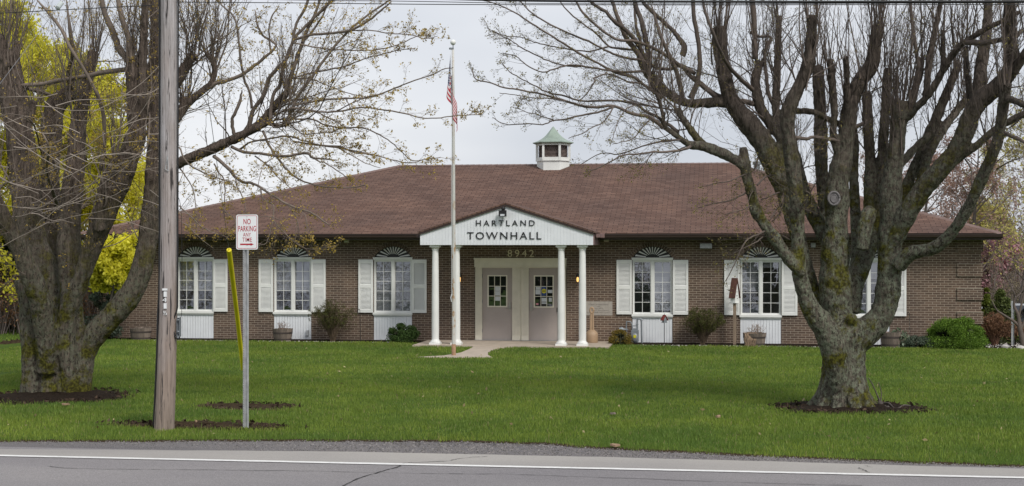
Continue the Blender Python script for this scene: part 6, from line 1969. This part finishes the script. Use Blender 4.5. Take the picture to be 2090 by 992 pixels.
# brush rows: dense thickets, uncountable
def thicket(name, x0, x1, Y0, Y1, h, n, leaf, size, seed, zoff=0.0, kind="stuff"):
    g = np.random.default_rng(seed)
    k = MB(); R = random.Random(seed); tips = []
    for _ in range(n):
        x, y = R.uniform(x0, x1), R.uniform(Y0, Y1); z = ground_z(x, y)+zoff; hh = h*R.uniform(.5,1.1)
        p = Vector((x, y, z)); d = Vector((R.uniform(-.25,.25), R.uniform(-.2,.2), 1)).normalized()
        path = [(p, .02)]
        for i in range(4):
            d = (d+Vector((R.uniform(-.15,.15), R.uniform(-.15,.15), 0))).normalized(); p = p+d*hh/4; path.append((p.copy(), .016-.003*i)); tips.append(tuple(p)) if i > 0 else None
            for _b in range(3):
                q = p + Vector((R.uniform(-.5,.5), R.uniform(-.3,.3), R.uniform(.1,.6)))*hh*.25
                k.tube([(p.copy(), .009), (q, .004)], 3, cap=False); tips.append(tuple(q))
        k.tube(path, 3, cap=False)
    o = part(name, k, BG_TWIG); tag(o, kind=kind)
    l = leaf_cloud(name+"_leaves", np.array(tips), size, 3, leaf, None, None, spread=size*1.2); tag(l, kind=kind)
thicket("far_brush", 12, 60, 96, 112, 4.6, 1400, LEAF_TAN, .10, 201, -.3)
thicket("far_woods", 14, 75, 118, 135, 9, 900, M_PINKTAN, .13, 211, -.3)
thicket("near_brush", 12, 34, 66, 74, 2.7, 900, LEAF_TAN, .05, 202)
thicket("left_brush", -48, -25, 58, 70, 2.6, 600, LEAF_TAN, .06, 203)
# dark evergreen and brown brush at the far left
dense("spruce", 0, 47.5, 5.2, 3.0, 3.4, 204, "dark green drooping spruce behind the leftmost trunk", LEAF_SPR, .09, 24000, 60, cat="conifer", cx=at(-22, 600, Y=47.5).x)
dense("evergreen_shrub", 214, 42.3, 1.3, .9, 2.05, 205, "grey-green evergreen shrub at the facade's left end behind the maple's leaning limb", LEAF_GREY, .045, 4500, 30, cx=at(203, 600, Y=42.0).x)
thicket("brown_brush", -24.5, -19.6, 44, 46, 1.8, 240, LEAF_RUST, .04, 206)

# world behind the photographer, seen only as reflections
thicket("roadside_trees", -70, 70, -85, -75, 8, 260, LEAF_TAN, .3, 207)
dense("evergreen_hedge", 0, -60, 40, 6, 2.4, 208, "dark evergreen hedge across the road", LEAF_DK, .3, 9000, 60, cat="hedge", cx=-20)

# ================================================================== GRASS
def grass_blades():
    polyW = WALK
    pts = []
    # density falls with distance
    def region(n, x0, x1, y0, y1):
        return np.stack([rng.uniform(x0, x1, n), rng.uniform(y0, y1, n)], 1)
    A = np.concatenate([region(88000, -11.5, 5.5, 18.7, 22.5), region(155000, -15, 6.5, 22.5, 30), region(180000, -19.5, 8.5, 30, 42.3), region(9000, -27, -19.4, 40, 60), region(5000, 7, 13, 36, 42.3)])
    x, y = A[:,0], A[:,1]
    keep = np.ones(len(A), bool)
    ge = np.interp(x, [p[0] for p in gedge], [p[1] for p in gedge]) + .06*np.sin(x*7.3)+.04*np.sin(x*17.1)
    keep &= y > ge + rng.exponential(.05, len(A))
    for cx_, cy_, rx_, ry_ in BARE:
        d = ((x-cx_)/rx_)**2 + ((y-cy_)/ry_)**2
        keep &= (d > 1+rng.normal(-.05,.22,len(A))) | (rng.random(len(A)) < .04)
    # bed edge
    yb = np.where(x < -8.7, 42.02+.10*np.sin(x*1.7), np.where(x > -3.1, 41.84+.10*np.sin(x*1.7), 40.42))
    yb = np.where((x < -19.6), 99, yb)
    keep &= y < yb
    # visible wedge only
    dep = y*cp - x*sp; u = (x*cp + y*sp)/dep
    keep &= (u > -.375) & (u < .375)
    # walk
    ins = np.zeros(len(A), bool); P_ = polyW; n = len(P_); j = n-1
    for i in range(n):
        xi, yi = P_[i]; xj, yj = P_[j]
        c = ((yi > y) != (yj > y)) & (x < (xj-xi)*(y-yi)/(yj-yi+1e-12)+xi); ins ^= c; j = i
    keep &= ~ins
    for tx_, ty_, tr_ in ((pb.x, pb.y, .17), (PR.x, PR.y, .6)):
        keep &= ((x-tx_)**2+(y-ty_)**2) > tr_**2
    x, y = x[keep], y[keep]; n = len(x)
    z = np.interp(y, [k[0] for k in GK], [k[1] for k in GK])
    tuft = .5+.5*np.sin(x*3.1+1.3*np.sin(y*2.2))*np.sin(y*2.7+1.1*np.sin(x*1.9))
    h = rng.uniform(.028,.062,n)*(.8+.45*tuft)
    edge = np.interp(x, [p[0] for p in gedge], [p[1] for p in gedge])
    tall = (rng.random(n) < .05*np.exp(-(y-edge)/.8)+.004)
    h = np.where(tall, h*rng.uniform(1.5,2.4,n), h)
    w = .0034+.00020*(y-18)
    ang = rng.random(n)*np.pi; lean = rng.uniform(.0,.55,n)*h; la = rng.random(n)*6.28
    dx, dy = np.cos(ang)*w, np.sin(ang)*w
    b0 = np.stack([x-dx, y-dy, z-.005], 1); b1 = np.stack([x+dx, y+dy, z-.005], 1)
    mx_, my_ = x+np.cos(la)*lean*.35, y+np.sin(la)*lean*.35
    m0 = np.stack([mx_-dx*.8, my_-dy*.8, z+h*.6], 1); m1 = np.stack([mx_+dx*.8, my_+dy*.8, z+h*.6], 1)
    tp = np.stack([x+np.cos(la)*lean, y+np.sin(la)*lean, z+h], 1)
    V = np.stack([b0,b1,m1,m0,tp], 1).reshape(-1,3)
    o = (np.arange(n)*5)[:,None,None]
    Fc = (o + np.array([[0,1,2],[0,2,3],[3,2,4]])[None]).reshape(-1,3)
    return V, Fc, n
m, nt, b = nodes_of("grass_blade")
g = nt.nodes.new("ShaderNodeNewGeometry")
c = mixc(nt, g.outputs["Random Per Island"], (.122,.195,.030), (.235,.335,.065))
big = ramp(nt, noise(nt, .42, 4, .62), .34, .68, (.66,.74,.75), (1.25,1.12,1.0))
mid = ramp(nt, noise(nt, 2.4, 3, .6), .3, .7, (.82,.85,.85), (1.15,1.1,1.05))
c = mixc(nt, 1.0, mixc(nt, 1.0, c, big, 'MULTIPLY'), mid, 'MULTIPLY')
rp = ramp(nt, g.outputs["Random Per Island"], .965, .97)
c = mixc(nt, rp, c, (.30,.26,.12))
nt.links.new(c, b.inputs["Base Color"]); b.inputs["Roughness"].default_value = .55; b.inputs["Specular IOR Level"].default_value = .3
tr = nt.nodes.new("ShaderNodeBsdfTranslucent"); nt.links.new(c, tr.inputs[0]); ms = nt.nodes.new("ShaderNodeMixShader"); ms.inputs[0].default_value = .35
nt.links.new(b.outputs[0], ms.inputs[1]); nt.links.new(tr.outputs[0], ms.inputs[2]); nt.links.new(ms.outputs[0], nt.nodes["Material Output"].inputs[0])
V, Fc, n = grass_blades()
tag(np_mesh("grass", V, Fc, m), kind="stuff")
print("blades", n)

# scattered dry bits on the lawn
n = 220
xx = rng.uniform(-13, 7, n); yy = rng.uniform(19.6, 40, n)
zz = np.interp(yy, [k[0] for k in GK], [k[1] for k in GK]) + .045
leaf_cloud("lawn_litter", np.stack([xx, yy, zz], 1), .035, 1, mat_leaf("dry_litter", (.20,.15,.07), (.36,.31,.17), .1), None, None, spread=.01, aspect=1.8)
tag(bpy.data.objects["lawn_litter"], kind="stuff")

leaf_cloud("mulch_chips", CHIPS, .045, 1, M("mulch_chip", (.055,.038,.028), .95, .5, 20, island=.5, spec=.1), None, None, spread=.01, aspect=2.2)
tag(bpy.data.objects["mulch_chips"], kind="stuff")
